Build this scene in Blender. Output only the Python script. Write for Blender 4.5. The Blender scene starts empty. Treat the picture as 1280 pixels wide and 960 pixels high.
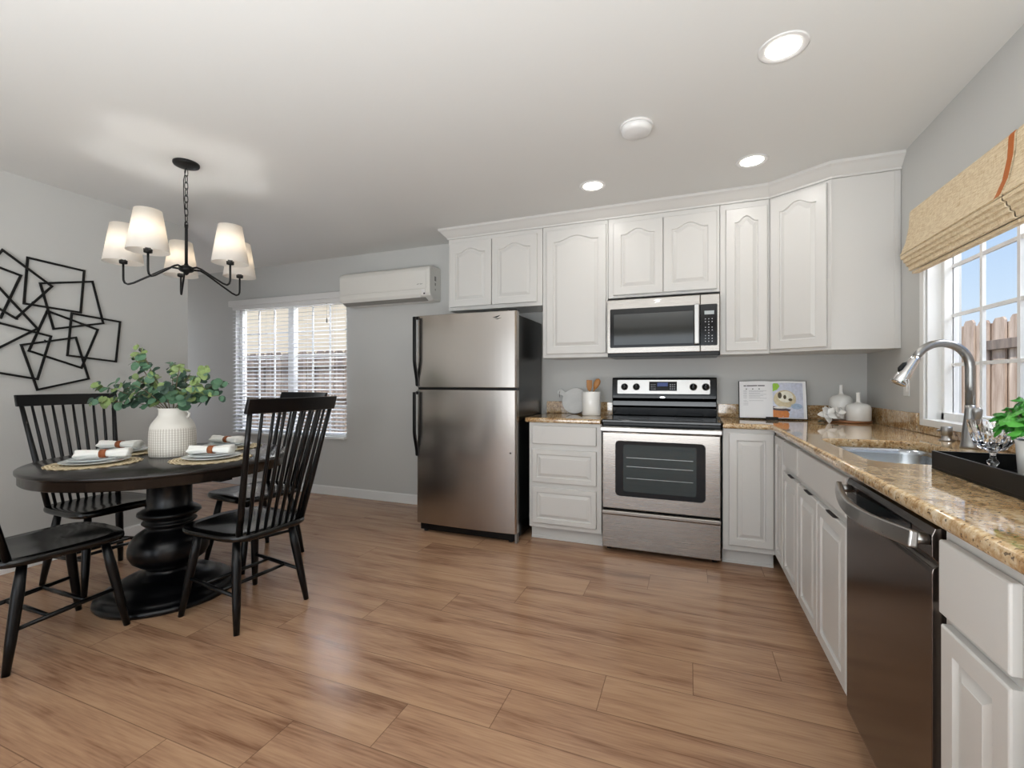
import bpy, bmesh, math, random
from mathutils import Vector, Matrix
random.seed(7)
PI = math.pi
scene = bpy.context.scene
C = bpy.context.collection

# ------------------------------------------------------------------ camera
cam_d = bpy.data.cameras.new('camera'); cam = bpy.data.objects.new('camera', cam_d); C.objects.link(cam)
cam.location = (-1.1334, -3.8341, 1.1741)
cam.rotation_euler = (PI/2, 0, 0.3698)
cam_d.sensor_width = 36; cam_d.lens = 568.32/1280*36
cam_d.shift_y = -1.8/1280; cam_d.clip_start = 0.02
scene.camera = cam

# ------------------------------------------------------------------ light
scene.view_settings.view_transform = 'Standard'
scene.view_settings.look = 'None'
scene.view_settings.gamma = 1.0
scene.view_settings.use_curve_mapping = False
scene.view_settings.exposure = 0.52
w = bpy.data.worlds.new('sky'); scene.world = w; w.use_nodes = True
nt = w.node_tree; nt.nodes.clear()
wo = nt.nodes.new('ShaderNodeOutputWorld'); bg = nt.nodes.new('ShaderNodeBackground')
tc = nt.nodes.new('ShaderNodeTexCoord'); sx = nt.nodes.new('ShaderNodeSeparateXYZ'); cr = nt.nodes.new('ShaderNodeValToRGB')
nt.links.new(tc.outputs['Generated'], sx.inputs[0]); nt.links.new(sx.outputs['Z'], cr.inputs['Fac'])
cr.color_ramp.elements[0].position = 0.0; cr.color_ramp.elements[0].color = (0.80, 0.87, 0.95, 1)
cr.color_ramp.elements[1].position = 1.0; cr.color_ramp.elements[1].color = (0.10, 0.28, 0.75, 1)
e = cr.color_ramp.elements.new(0.12); e.color = (0.62, 0.78, 0.96, 1)
e = cr.color_ramp.elements.new(0.40); e.color = (0.28, 0.50, 0.90, 1)
nt.links.new(cr.outputs[0], bg.inputs['Color']); bg.inputs['Strength'].default_value = 0.72
nt.links.new(bg.outputs[0], wo.inputs['Surface'])

def area(name, loc, rot, sx_, sy_, power, col=(1, 1, 1), spread=PI):
    d = bpy.data.lights.new(name, 'AREA'); d.shape = 'RECTANGLE'; d.size = sx_; d.size_y = sy_
    d.energy = power; d.color = col; d.spread = spread
    o = bpy.data.objects.new(name, d); C.objects.link(o); o.location = loc; o.rotation_euler = rot
    return o
sun_d = bpy.data.lights.new('sun', 'SUN'); sun_d.energy = 4.0; sun_d.angle = math.radians(3); sun_d.color = (1, .95, .88)
sun = bpy.data.objects.new('sun', sun_d); C.objects.link(sun); sun.rotation_euler = Vector((.38, .36, -.85)).to_track_quat('-Z', 'Y').to_euler()
# unseen fill panels added behind the camera and past the left wall
area('rear_fill', (-2.6, -8.3, 1.25), (PI/2, 0, 0), 4.2, 2.1, 40, (0.92, 0.965, 1.0))
area('bounce_fill', (-1.5, -5.0, 0.7), (PI-.12, 0, 0), 3.0, 2.0, 135, (0.92, 0.965, 1.0))  # added upward panel, brightens the room by bouncing off the ceiling
area('side_fill', (-7.9, -0.75, 1.3), (PI/2, 0, -PI/2), 1.1, 1.8, 9, (0.96, 0.98, 1.0))  # added fill at the end of the passage
area('kitchen_window_daylight', (0.85, -1.72, 2.75), (math.radians(-40)*0, math.radians(42), 0), 1.0, 1.8, 45, (0.95, 0.975, 1.0))
area('back_window_daylight', (-5.2, 0.95, 2.9), (math.radians(-42), 0, 0), 1.8, 0.9, 230, (0.96, 0.98, 1.0))

# ------------------------------------------------------------------ materials
def rgb(h):
    h = h.lstrip('#'); v = [int(h[i:i+2], 16)/255 for i in (0, 2, 4)]
    return tuple((c/12.92 if c <= .04045 else ((c+.055)/1.055)**2.4) for c in v) + (1,)
def mat(name, col, rough=.5, metal=0., spec=.5, coat=0., bump=0., bscale=200., var=0., vscale=6., trans=0., ior=1.45, emis=None, estr=0., sub=0.):
    m = bpy.data.materials.new(name); m.use_nodes = True; n = m.node_tree; b = n.nodes['Principled BSDF']
    c = rgb(col) if isinstance(col, str) else tuple(col)+(1,)
    b.inputs['Base Color'].default_value = c; b.inputs['Roughness'].default_value = rough
    b.inputs['Metallic'].default_value = metal; b.inputs['Specular IOR Level'].default_value = spec
    b.inputs['Coat Weight'].default_value = coat; b.inputs['Coat Roughness'].default_value = .05
    b.inputs['Transmission Weight'].default_value = trans; b.inputs['IOR'].default_value = ior
    if emis: b.inputs['Emission Color'].default_value = rgb(emis); b.inputs['Emission Strength'].default_value = estr
    if sub: b.inputs['Subsurface Weight'].default_value = sub; b.inputs['Subsurface Radius'].default_value = (.01, .01, .01)
    tcn = n.nodes.new('ShaderNodeTexCoord')
    if var:
        nz = n.nodes.new('ShaderNodeTexNoise'); nz.inputs['Scale'].default_value = vscale; nz.inputs['Detail'].default_value = 5
        n.links.new(tcn.outputs['Object'], nz.inputs['Vector'])
        mx = n.nodes.new('ShaderNodeMix'); mx.data_type = 'RGBA'
        mx.inputs['A'].default_value = tuple(x*(1-var) for x in c[:3])+(1,); mx.inputs['B'].default_value = tuple(min(1, x*(1+var)) for x in c[:3])+(1,)
        n.links.new(nz.outputs['Fac'], mx.inputs['Factor']); n.links.new(mx.outputs['Result'], b.inputs['Base Color'])
    if bump:
        nb = n.nodes.new('ShaderNodeTexNoise'); nb.inputs['Scale'].default_value = bscale; nb.inputs['Detail'].default_value = 3
        n.links.new(tcn.outputs['Object'], nb.inputs['Vector'])
        bp = n.nodes.new('ShaderNodeBump'); bp.inputs['Strength'].default_value = bump; bp.inputs['Distance'].default_value = .002
        n.links.new(nb.outputs['Fac'], bp.inputs['Height']); n.links.new(bp.outputs['Normal'], b.inputs['Normal'])
    return m
def N(m, t, **kw):
    nd = m.node_tree.nodes.new(t)
    for k, v in kw.items():
        if k in nd.inputs: nd.inputs[k].default_value = v
        else: setattr(nd, k, v)
    return nd
def L(m, a, b): m.node_tree.links.new(a, b)
def Mth(m, op, a, b=None, clamp=False):
    nd = m.node_tree.nodes.new('ShaderNodeMath'); nd.operation = op; nd.use_clamp = clamp
    for i, x in enumerate((a, b)):
        if x is None: continue
        if isinstance(x, (int, float)): nd.inputs[i].default_value = x
        else: L(m, x, nd.inputs[i])
    return nd.outputs[0]

M = {}
M['wall'] = mat('wall_paint', '#c3c3c0', .6, bump=.12, bscale=90)
M['ceiling'] = mat('ceiling_paint', '#dbdbd8', .7, bump=.12, bscale=60)
M['trim'] = mat('white_trim', '#e6e6e4', .35)
M['cab'] = mat('cabinet_white', '#cfcdc9', .32, bump=.03, bscale=40)
M['cab_in'] = mat('cabinet_gap', '#b9b5ae', .6)
M['black'] = mat('black_gloss', '#040405', .1, spec=.35)
M['black_plastic'] = mat('black_plastic', '#070708', .3, spec=.35)
M['fridge_side'] = mat('fridge_side', '#050607', .22, bump=.1, bscale=500)
M['chair'] = mat('black_painted_wood', '#070708', .3, spec=.35, bump=.08, bscale=60)
M['chair_seat'] = mat('black_seat_lacquer', '#060606', .2, spec=.6)
M['table'] = mat('espresso_wood', '#1a1512', .2, spec=.5, var=.5, vscale=14)
M['pedestal'] = mat('pedestal_black', '#060608', .28, spec=.4)
M['iron'] = mat('black_iron', '#121212', .45, metal=.3)
M['glassy'] = mat('window_glass', '#ffffff', .0, trans=1, ior=1.02, spec=.2)
M['crystal'] = mat('crystal_glass', '#ffffff', .0, trans=1, ior=1.5)
M['ceramic'] = mat('white_ceramic', '#f3f2ee', .22, coat=.2)
M['plate'] = mat('plate_glaze', '#dce3e3', .15, coat=.4)
M['plate_rim'] = mat('plate_white', '#e6e9e6', .15, coat=.4)
M['napkin'] = mat('napkin_linen', '#ecebe6', .9, bump=.4, bscale=300)
M['leather'] = mat('tan_leather', '#8a4a22', .5, bump=.2, bscale=200, var=.2, vscale=40)
M['chrome'] = mat('chrome', '#d8d8d8', .08, metal=1)
M['nickel'] = mat('brushed_nickel', '#9d9c9a', .34, metal=1)
M['ac'] = mat('ac_plastic', '#dcdad4', .35)
M['ac_dark'] = mat('ac_grey', '#8e8c86', .5)
M['wood_spoon'] = mat('spoon_wood', '#b07a43', .5, var=.2, vscale=30)
M['board'] = mat('acacia_board', '#a5714b', .4, var=.25, vscale=25)
M['marble'] = mat('marble', '#cfcfcd', .25, var=.15, vscale=14)
M['leaf'] = mat('eucalyptus_leaf', '#4f7257', .5, var=.35, vscale=60)
M['leaf2'] = mat('eucalyptus_leaf_light', '#7c9158', .5, var=.3, vscale=60)
M['leaf3'] = mat('eucalyptus_leaf_dark', '#32493c', .5, var=.3, vscale=60)
M['green'] = mat('basil_leaf', '#2c7a22', .35, var=.55, vscale=45)
M['green2'] = mat('basil_leaf_light', '#4c9c38', .35, var=.3, vscale=45)
M['stem'] = mat('stem', '#6d6248', .6)
M['paper'] = mat('book_paper', '#e9e9ea', .5)
M['ink'] = mat('ink', '#3a3a3c', .6)
M['ink_l'] = mat('ink_light', '#b4b6ba', .6)
M['steelw'] = mat('sink_steel', '#aeb4ba', .22, metal=1)
M['tray'] = mat('tray_black', '#0a0909', .4, spec=.3)
M['white_plastic'] = mat('white_plastic', '#dedddb', .3)
M['blind'] = mat('blind_vinyl', '#e6e8ee', .4)
M['rubber'] = mat('rubber', '#1a1a1a', .8)
M['slot'] = mat('slot_dark', '#222222', .7)
M['bark'] = mat('bark', '#6c5b4a', .8)
M['foliage'] = mat('tree_foliage', '#5c8a3c', .7, var=.4, vscale=9)
M['ground'] = mat('yard_ground', '#8e8576', .9, var=.2, vscale=3)
M['house'] = mat('stucco_cream', '#d8cbb4', .8, bump=.2, bscale=60)
M['house2'] = mat('stucco_grey', '#8e9399', .8, bump=.2, bscale=60)
M['frame_red'] = mat('picture_frame', '#1b1a19', .4)

# shade fabric
m = bpy.data.materials.new('lamp_shade_fabric'); m.use_nodes = True; n = m.node_tree; n.nodes.clear(); M['shade'] = m
o_ = n.nodes.new('ShaderNodeOutputMaterial'); df = n.nodes.new('ShaderNodeBsdfDiffuse'); tl = n.nodes.new('ShaderNodeBsdfTranslucent'); mx = n.nodes.new('ShaderNodeMixShader')
df.inputs[0].default_value = rgb('#f2f0ec'); tl.inputs[0].default_value = rgb('#fbf4ea'); mx.inputs[0].default_value = .45
n.links.new(df.outputs[0], mx.inputs[1]); n.links.new(tl.outputs[0], mx.inputs[2]); n.links.new(mx.outputs[0], o_.inputs[0])
def emi(name, col, st):
    m = bpy.data.materials.new(name); m.use_nodes = True; n = m.node_tree; b = n.nodes['Principled BSDF']
    b.inputs['Base Color'].default_value = rgb(col); b.inputs['Emission Color'].default_value = rgb(col); b.inputs['Emission Strength'].default_value = st
    return m
M['bulb'] = emi('bulb_glow', '#fff3e0', 6)
M['downlight'] = emi('downlight_lens', '#fffaf2', 6)
M['display'] = emi('blue_display', '#3b4d86', .12)
M['lcd'] = emi('grey_lcd', '#9aa0a0', .25)

def stainless(name, col, rough, axis, streak=.12, wave=0.):
    m = mat(name, col, rough, metal=1); M[name] = m
    b = m.node_tree.nodes['Principled BSDF']
    t = N(m, 'ShaderNodeTexCoord'); mp = N(m, 'ShaderNodeMapping'); sc = [400, 400, 400]; sc[axis] = 3
    mp.inputs['Scale'].default_value = sc; L(m, t.outputs['Object'], mp.inputs['Vector'])
    nz = N(m, 'ShaderNodeTexNoise', Scale=1.0, Detail=2); L(m, mp.outputs[0], nz.inputs['Vector'])
    r = Mth(m, 'ADD', Mth(m, 'MULTIPLY', nz.outputs['Fac'], streak), rough-streak/2); L(m, r, b.inputs['Roughness'])
    h = Mth(m, 'MULTIPLY', nz.outputs['Fac'], .06)
    if wave:
        mp2 = N(m, 'ShaderNodeMapping'); s2 = [5, 5, 5]; s2[axis] = .6; mp2.inputs['Scale'].default_value = s2
        L(m, t.outputs['Object'], mp2.inputs['Vector']); n2 = N(m, 'ShaderNodeTexNoise', Scale=1.0, Detail=1); L(m, mp2.outputs[0], n2.inputs['Vector'])
        h = Mth(m, 'ADD', h, Mth(m, 'MULTIPLY', n2.outputs['Fac'], wave))
    bp = N(m, 'ShaderNodeBump', Strength=.10, Distance=.004); L(m, h, bp.inputs['Height']); L(m, bp.outputs[0], b.inputs['Normal'])
    return m
stainless('steel', '#a39e98', .26, 0)
stainless('steel_fridge', '#b0aaa4', .22, 0, .1, wave=.5)
stainless('steel_dw', '#6f6762', .2, 0, .1)
stainless('steel_bright', '#aeaca9', .3, 0)

# floor : vinyl planks 1.53 x .2125, long side along x
m = mat('plank_floor', '#9b7256', .36, spec=.45); M['floor'] = m; b = m.node_tree.nodes['Principled BSDF']
t = N(m, 'ShaderNodeTexCoord'); sp = N(m, 'ShaderNodeSeparateXYZ'); L(m, t.outputs['Object'], sp.inputs[0])
ry = Mth(m, 'DIVIDE', Mth(m, 'ADD', Mth(m, 'MULTIPLY', sp.outputs['Y'], -1.), -1.785), .2125)
row = Mth(m, 'FLOOR', ry); fy = Mth(m, 'FRACT', ry)
rx = Mth(m, 'DIVIDE', Mth(m, 'ADD', Mth(m, 'ADD', sp.outputs['X'], 1.116), Mth(m, 'MULTIPLY', row, .324)), 1.53)
colm = Mth(m, 'FLOOR', rx); fx = Mth(m, 'FRACT', rx)
ey = Mth(m, 'MINIMUM', fy, Mth(m, 'SUBTRACT', 1., fy)); ex = Mth(m, 'MINIMUM', fx, Mth(m, 'SUBTRACT', 1., fx))
gy = Mth(m, 'LESS_THAN', ey, .008); gx = Mth(m, 'LESS_THAN', ex, .0011); gap = Mth(m, 'MAXIMUM', gy, gx)
cid = N(m, 'ShaderNodeCombineXYZ'); L(m, row, cid.inputs[0]); L(m, colm, cid.inputs[1])
wn = N(m, 'ShaderNodeTexWhiteNoise'); L(m, cid.outputs[0], wn.inputs['Vector'])
# grain coordinates, shifted per plank
off = Mth(m, 'MULTIPLY', wn.outputs['Value'], 37.)
gc = N(m, 'ShaderNodeCombineXYZ'); L(m, Mth(m, 'ADD', sp.outputs['X'], off), gc.inputs[0]); L(m, Mth(m, 'MULTIPLY', sp.outputs['Y'], 8.5), gc.inputs[1]); L(m, off, gc.inputs[2])
n1 = N(m, 'ShaderNodeTexNoise', Scale=1.5, Detail=6, Roughness=.55, Distortion=.35); L(m, gc.outputs[0], n1.inputs['Vector'])
gc2 = N(m, 'ShaderNodeCombineXYZ'); L(m, Mth(m, 'MULTIPLY', Mth(m, 'ADD', sp.outputs['X'], off), 6.), gc2.inputs[0]); L(m, Mth(m, 'MULTIPLY', sp.outputs['Y'], 130.), gc2.inputs[1])
n2 = N(m, 'ShaderNodeTexNoise', Scale=1.0, Detail=3); L(m, gc2.outputs[0], n2.inputs['Vector'])
wv = N(m, 'ShaderNodeTexNoise', Scale=.8, Detail=2); L(m, gc.outputs[0], wv.inputs['Vector'])
rings = Mth(m, 'FRACT', Mth(m, 'MULTIPLY', wv.outputs['Fac'], 16.)); rings = Mth(m, 'ABSOLUTE', Mth(m, 'SUBTRACT', rings, .5))
val = Mth(m, 'ADD', Mth(m, 'MULTIPLY', n1.outputs['Fac'], .66), Mth(m, 'MULTIPLY', n2.outputs['Fac'], .30))
val = Mth(m, 'ADD', val, Mth(m, 'MULTIPLY', rings, .07)); val = Mth(m, 'ADD', val, Mth(m, 'MULTIPLY', Mth(m, 'SUBTRACT', wn.outputs['Value'], .5), .07))
kc = N(m, 'ShaderNodeCombineXYZ'); L(m, Mth(m, 'ADD', sp.outputs['X'], off), kc.inputs[0]); L(m, Mth(m, 'MULTIPLY', sp.outputs['Y'], 2.0), kc.inputs[1])
kv = N(m, 'ShaderNodeTexVoronoi', Scale=1.7); L(m, kc.outputs[0], kv.inputs['Vector'])
knot = Mth(m, 'SUBTRACT', 1., Mth(m, 'MULTIPLY', kv.outputs['Distance'], 14.), True)
val = Mth(m, 'SUBTRACT', val, Mth(m, 'MULTIPLY', knot, .22))
ramp = N(m, 'ShaderNodeValToRGB'); L(m, val, ramp.inputs[0]); el = ramp.color_ramp.elements
el[0].position = .33; el[0].color = rgb('#7c5a43'); el[1].position = .76; el[1].color = rgb('#c09c7d')
e = el.new(.45); e.color = rgb('#9f7b61'); e = el.new(.56); e.color = rgb('#b08c6e')
mxx = N(m, 'ShaderNodeMix', data_type='RGBA'); L(m, Mth(m, 'MULTIPLY', gap, .55), mxx.inputs['Factor']); L(m, ramp.outputs[0], mxx.inputs['A']); mxx.inputs['B'].default_value = rgb('#4d3526')
L(m, mxx.outputs['Result'], b.inputs['Base Color'])
L(m, Mth(m, 'ADD', Mth(m, 'MULTIPLY', n1.outputs['Fac'], .14), .16), b.inputs['Roughness'])
bp = N(m, 'ShaderNodeBump', Strength=.25, Distance=.001); L(m, Mth(m, 'SUBTRACT', Mth(m, 'MULTIPLY', n2.outputs['Fac'], .4), gap), bp.inputs['Height']); L(m, bp.outputs[0], b.inputs['Normal'])

# granite
m = mat('granite', '#b58f63', .06, spec=.6, coat=.3); M['granite'] = m; b = m.node_tree.nodes['Principled BSDF']
t = N(m, 'ShaderNodeTexCoord')
n1 = N(m, 'ShaderNodeTexNoise', Scale=9., Detail=8, Roughness=.7, Distortion=1.2); L(m, t.outputs['Object'], n1.inputs['Vector'])
n2 = N(m, 'ShaderNodeTexNoise', Scale=70., Detail=4, Roughness=.7); L(m, t.outputs['Object'], n2.inputs['Vector'])
val = Mth(m, 'ADD', Mth(m, 'MULTIPLY', n1.outputs['Fac'], .55), Mth(m, 'MULTIPLY', n2.outputs['Fac'], .5))
ramp = N(m, 'ShaderNodeValToRGB'); L(m, val, ramp.inputs[0]); el = ramp.color_ramp.elements
el[0].position = .38; el[0].color = rgb('#684a30'); el[1].position = .66; el[1].color = rgb('#d5c4a8')
e = el.new(.47); e.color = rgb('#a37f53'); e = el.new(.55); e.color = rgb('#bea27a')
vo = N(m, 'ShaderNodeTexNoise', Scale=120., Detail=1); L(m, t.outputs['Object'], vo.inputs['Vector'])
spk = Mth(m, 'GREATER_THAN', vo.outputs['Fac'], .66)
mxx = N(m, 'ShaderNodeMix', data_type='RGBA'); L(m, Mth(m, 'MULTIPLY', spk, .8), mxx.inputs['Factor']); L(m, ramp.outputs[0], mxx.inputs['A']); mxx.inputs['B'].default_value = rgb('#33231a')
L(m, mxx.outputs['Result'], b.inputs['Base Color'])

# woven bamboo
m = mat('woven_bamboo', '#cdb48e', .7); M['bamboo'] = m; b = m.node_tree.nodes['Principled BSDF']
t = N(m, 'ShaderNodeTexCoord'); mp = N(m, 'ShaderNodeMapping'); mp.inputs['Scale'].default_value = (60, 30, 420); L(m, t.outputs['Object'], mp.inputs['Vector'])
n1 = N(m, 'ShaderNodeTexNoise', Scale=1., Detail=3); L(m, mp.outputs[0], n1.inputs['Vector'])
mp = N(m, 'ShaderNodeMapping'); mp.inputs['Scale'].default_value = (20, 420, 40); L(m, t.outputs['Object'], mp.inputs['Vector'])
n2 = N(m, 'ShaderNodeTexNoise', Scale=1., Detail=2); L(m, mp.outputs[0], n2.inputs['Vector'])
ramp = N(m, 'ShaderNodeValToRGB'); L(m, Mth(m, 'ADD', Mth(m, 'MULTIPLY', n1.outputs['Fac'], .6), Mth(m, 'MULTIPLY', n2.outputs['Fac'], .4)), ramp.inputs[0]); el = ramp.color_ramp.elements
el[0].position = .33; el[0].color = rgb('#bd9f75'); el[1].position = .62; el[1].color = rgb('#ecdcbc')
L(m, ramp.outputs[0], b.inputs['Base Color'])
M['tape'] = mat('bamboo_edge_tape', '#b55f18', .6, bump=.6, bscale=300)
M['backing'] = mat('shade_lining', '#c9bfb2', .8)

# weathered fence wood
def fence_mat(name, c0, c1, sc):
    m = mat(name, c1, .85); b = m.node_tree.nodes['Principled BSDF']
    t = N(m, 'ShaderNodeTexCoord'); mp = N(m, 'ShaderNodeMapping'); mp.inputs['Scale'].default_value = sc; L(m, t.outputs['Object'], mp.inputs['Vector'])
    n1 = N(m, 'ShaderNodeTexNoise', Scale=1., Detail=5, Roughness=.65, Distortion=.6); L(m, mp.outputs[0], n1.inputs['Vector'])
    ramp = N(m, 'ShaderNodeValToRGB'); L(m, n1.outputs['Fac'], ramp.inputs[0]); el = ramp.color_ramp.elements
    el[0].position = .3; el[0].color = rgb(c0); el[1].position = .7; el[1].color = rgb(c1)
    L(m, ramp.outputs[0], b.inputs['Base Color']); M[name] = m
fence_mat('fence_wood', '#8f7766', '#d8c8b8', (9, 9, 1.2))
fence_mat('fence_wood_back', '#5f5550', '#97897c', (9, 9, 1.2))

# placemat fibre
m = mat('seagrass', '#cbb893', .85); M['seagrass'] = m; b = m.node_tree.nodes['Principled BSDF']
t = N(m, 'ShaderNodeTexCoord'); wvn = N(m, 'ShaderNodeTexWave', wave_type='RINGS', rings_direction='Z'); wvn.inputs['Scale'].default_value = 22; wvn.inputs['Distortion'].default_value = 2.5; wvn.inputs['Detail Scale'].default_value = 6
L(m, t.outputs['Object'], wvn.inputs['Vector']); ramp = N(m, 'ShaderNodeValToRGB'); L(m, wvn.outputs['Fac'], ramp.inputs[0])
ramp.color_ramp.elements[0].color = rgb('#9c8560'); ramp.color_ramp.elements[1].color = rgb('#e3d5b4'); L(m, ramp.outputs[0], b.inputs['Base Color'])
bp = N(m, 'ShaderNodeBump', Strength=.6, Distance=.003); L(m, wvn.outputs['Fac'], bp.inputs['Height']); L(m, bp.outputs[0], b.inputs['Normal'])

# vase: scored grid on lower body
m = mat('scored_vase', '#dedad2', .45); M['vase'] = m; b = m.node_tree.nodes['Principled BSDF']
t = N(m, 'ShaderNodeTexCoord'); sp = N(m, 'ShaderNodeSeparateXYZ'); L(m, t.outputs['Object'], sp.inputs[0])
ang = Mth(m, 'ARCTAN2', sp.outputs['Y'], sp.outputs['X']); fa = Mth(m, 'FRACT', Mth(m, 'MULTIPLY', ang, 52/(2*PI))); la = Mth(m, 'LESS_THAN', fa, .22)
fz = Mth(m, 'FRACT', Mth(m, 'MULTIPLY', sp.outputs['Z'], 75)); lz = Mth(m, 'LESS_THAN', fz, .16)
low = Mth(m, 'LESS_THAN', sp.outputs['Z'], .158); lo2 = Mth(m, 'GREATER_THAN', sp.outputs['Z'], .006)
lines = Mth(m, 'MULTIPLY', Mth(m, 'MULTIPLY', Mth(m, 'MAXIMUM', la, Mth(m, 'MULTIPLY', lz, .6)), low), lo2)
mxx = N(m, 'ShaderNodeMix', data_type='RGBA'); L(m, Mth(m, 'MULTIPLY', lines, .75), mxx.inputs['Factor']); mxx.inputs['A'].default_value = rgb('#dedad2'); mxx.inputs['B'].default_value = rgb('#8b7c6a')
L(m, mxx.outputs['Result'], b.inputs['Base Color'])

# ------------------------------------------------------------------ builders
class MB:
    def __init__(s): s.v = []; s.f = []; s.sm = []
    def add(s, vs, fs, smooth=False):
        k = len(s.v); s.v += [Vector(v) for v in vs]; s.f += [[i+k for i in f] for f in fs]; s.sm += [smooth]*len(fs); return s
    def box(s, x0, y0, z0, x1, y1, z1):
        x0, x1 = sorted((x0, x1)); y0, y1 = sorted((y0, y1)); z0, z1 = sorted((z0, z1))
        v = [(x, y, z) for z in (z0, z1) for y in (y0, y1) for x in (x0, x1)]
        return s.add(v, [(0, 2, 3, 1), (4, 5, 7, 6), (0, 1, 5, 4), (2, 6, 7, 3), (0, 4, 6, 2), (1, 3, 7, 5)])
    def lathe(s, prof, cx=0, cy=0, seg=48, cap=True, scale=(1, 1)):
        vs = []; fs = []; n = len(prof)
        for r, z in prof:
            for k in range(seg):
                a = 2*PI*k/seg; vs.append((cx+r*math.cos(a)*scale[0], cy+r*math.sin(a)*scale[1], z))
        for i in range(n-1):
            for k in range(seg):
                k2 = (k+1) % seg; fs.append((i*seg+k, i*seg+k2, (i+1)*seg+k2, (i+1)*seg+k))
        if cap:
            if prof[0][0] > 1e-5: fs.append(tuple(range(seg-1, -1, -1)))
            if prof[-1][0] > 1e-5: fs.append(tuple((n-1)*seg+k for k in range(seg)))
        return s.add(vs, fs, True)
    def tube(s, pts, rad, seg=12, cap=True, sq=None):
        pts = [Vector(p) for p in pts]; n = len(pts)
        if not isinstance(rad, (list, tuple)): rad = [rad]*n
        vs = []; fs = []; up = None
        for i, p in enumerate(pts):
            d = (pts[min(i+1, n-1)]-pts[max(i-1, 0)]).normalized()
            if up is None:
                up = Vector((0, 0, 1)) if abs(d.z) < .9 else Vector((0, 1, 0))
            a = d.cross(up)
            if a.length < 1e-4: a = d.cross(Vector((1, 0, 0)))
            a.normalize(); b_ = a.cross(d).normalized(); up = b_
            for k in range(seg):
                t_ = 2*PI*k/seg; q = (1, 1) if sq is None else sq
                vs.append(p+a*math.cos(t_)*rad[i]*q[0]+b_*math.sin(t_)*rad[i]*q[1])
        for i in range(n-1):
            for k in range(seg):
                k2 = (k+1) % seg; fs.append((i*seg+k, (i+1)*seg+k, (i+1)*seg+k2, i*seg+k2))
        if cap: fs.append(tuple(range(seg))); fs.append(tuple((n-1)*seg+k for k in range(seg-1, -1, -1)))
        return s.add(vs, fs, True)
    def prism(s, poly, axis, a0, a1, smooth=False):
        """poly: 2D points in the plane normal to axis (x: (y,z), y: (x,z), z: (x,y))"""
        def P3(p, a): return {'x': (a, p[0], p[1]), 'y': (p[0], a, p[1]), 'z': (p[0], p[1], a)}[axis]
        n = len(poly); vs = [P3(p, a0) for p in poly]+[P3(p, a1) for p in poly]
        fs = [tuple(range(n)), tuple(range(2*n-1, n-1, -1))]+[(i, i+n, (i+1) % n+n, (i+1) % n) for i in range(n)]
        k = len(s.sm); s.add(vs, fs)
        if smooth:
            for i in range(n): s.sm[k+2+i] = True
        return s
    def build(s, name, material, parent=None, bevel=0, loc=None, rot=None, seg=2, xf=None):
        me = bpy.data.meshes.new(name)
        vs = [xf @ v for v in s.v] if xf else s.v
        me.from_pydata([tuple(v) for v in vs], [], s.f)
        bm = bmesh.new(); bm.from_mesh(me); bmesh.ops.recalc_face_normals(bm, faces=bm.faces); bm.to_mesh(me); bm.free()
        for p, q in zip(me.polygons, s.sm): p.use_smooth = q
        o = bpy.data.objects.new(name, me); C.objects.link(o); me.materials.append(M[material] if isinstance(material, str) else material)
        if parent: o.parent = parent
        if loc is not None: o.location = loc
        if rot is not None: o.rotation_euler = rot
        if bevel:
            md = o.modifiers.new('bevel', 'BEVEL'); md.width = bevel; md.segments = seg; md.limit_method = 'ANGLE'; md.angle_limit = math.radians(40)
        return o
def tag(o, label=None, cat=None, group=None, kind=None):
    if label: o['label'] = label
    if cat: o['category'] = cat
    if group: o['group'] = group
    if kind: o['kind'] = kind
    return o
def thing(name, label, cat, loc=(0, 0, 0), rotz=0, group=None):
    o = bpy.data.objects.new(name, None); C.objects.link(o); o.location = loc; o.rotation_euler = (0, 0, rotz); o.empty_display_size = .1
    return tag(o, label, cat, group)
def struct(name, mb, m, parent=None, bevel=0, label=None, cat=None):
    o = mb.build(name, m, parent, bevel)
    if not parent: tag(o, label, cat, kind='structure')
    return o
def box(x0, y0, z0, x1, y1, z1): return MB().box(x0, y0, z0, x1, y1, z1)
def copy_tree(o, parent=None):
    c = o.copy(); C.objects.link(c)
    if parent: c.parent = parent
    for ch in list(o.children): copy_tree(ch, c)
    return c

# ------------------------------------------------------------------ room shell
YB = -.08; CE = 2.474; XL = -5.05; YC = -1.26; XF = -8.0; YR = -8.6
struct('floor', box(XF, YR, -.08, .0, YB, 0), 'floor', label='brown wood-look plank floor running through kitchen and dining area', cat='floor')
struct('ceiling', box(XF, YR, CE, .0, YB, CE+.1), 'ceiling', label='flat painted off-white ceiling above the kitchen', cat='ceiling')
def wall_y(name, y0, y1, x0, x1, holes, label):     # wall in an xz plane with rectangular holes (x0,x1,z0,z1)
    mb = MB(); xs = sorted({x0, x1, *[h[0] for h in holes], *[h[1] for h in holes]})
    for a, b_ in zip(xs[:-1], xs[1:]):
        hs = [h for h in holes if h[0] <= a+1e-6 and h[1] >= b_-1e-6]
        if not hs: mb.box(a, y0, 0, b_, y1, CE)
        else: mb.box(a, y0, 0, b_, y1, hs[0][2]); mb.box(a, y0, hs[0][3], b_, y1, CE)
    struct(name, mb, 'wall', label=label, cat='wall')
def wall_x(name, x0, x1, y0, y1, holes, label):
    mb = MB(); ys = sorted({y0, y1, *[h[0] for h in holes], *[h[1] for h in holes]})
    for a, b_ in zip(ys[:-1], ys[1:]):
        hs = [h for h in holes if h[0] <= a+1e-6 and h[1] >= b_-1e-6]
        if not hs: mb.box(x0, a, 0, x1, b_, CE)
        else: mb.box(x0, a, 0, x1, b_, hs[0][2]); mb.box(x0, a, hs[0][3], x1, b_, CE)
    struct(name, mb, 'wall', label=label, cat='wall')
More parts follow.
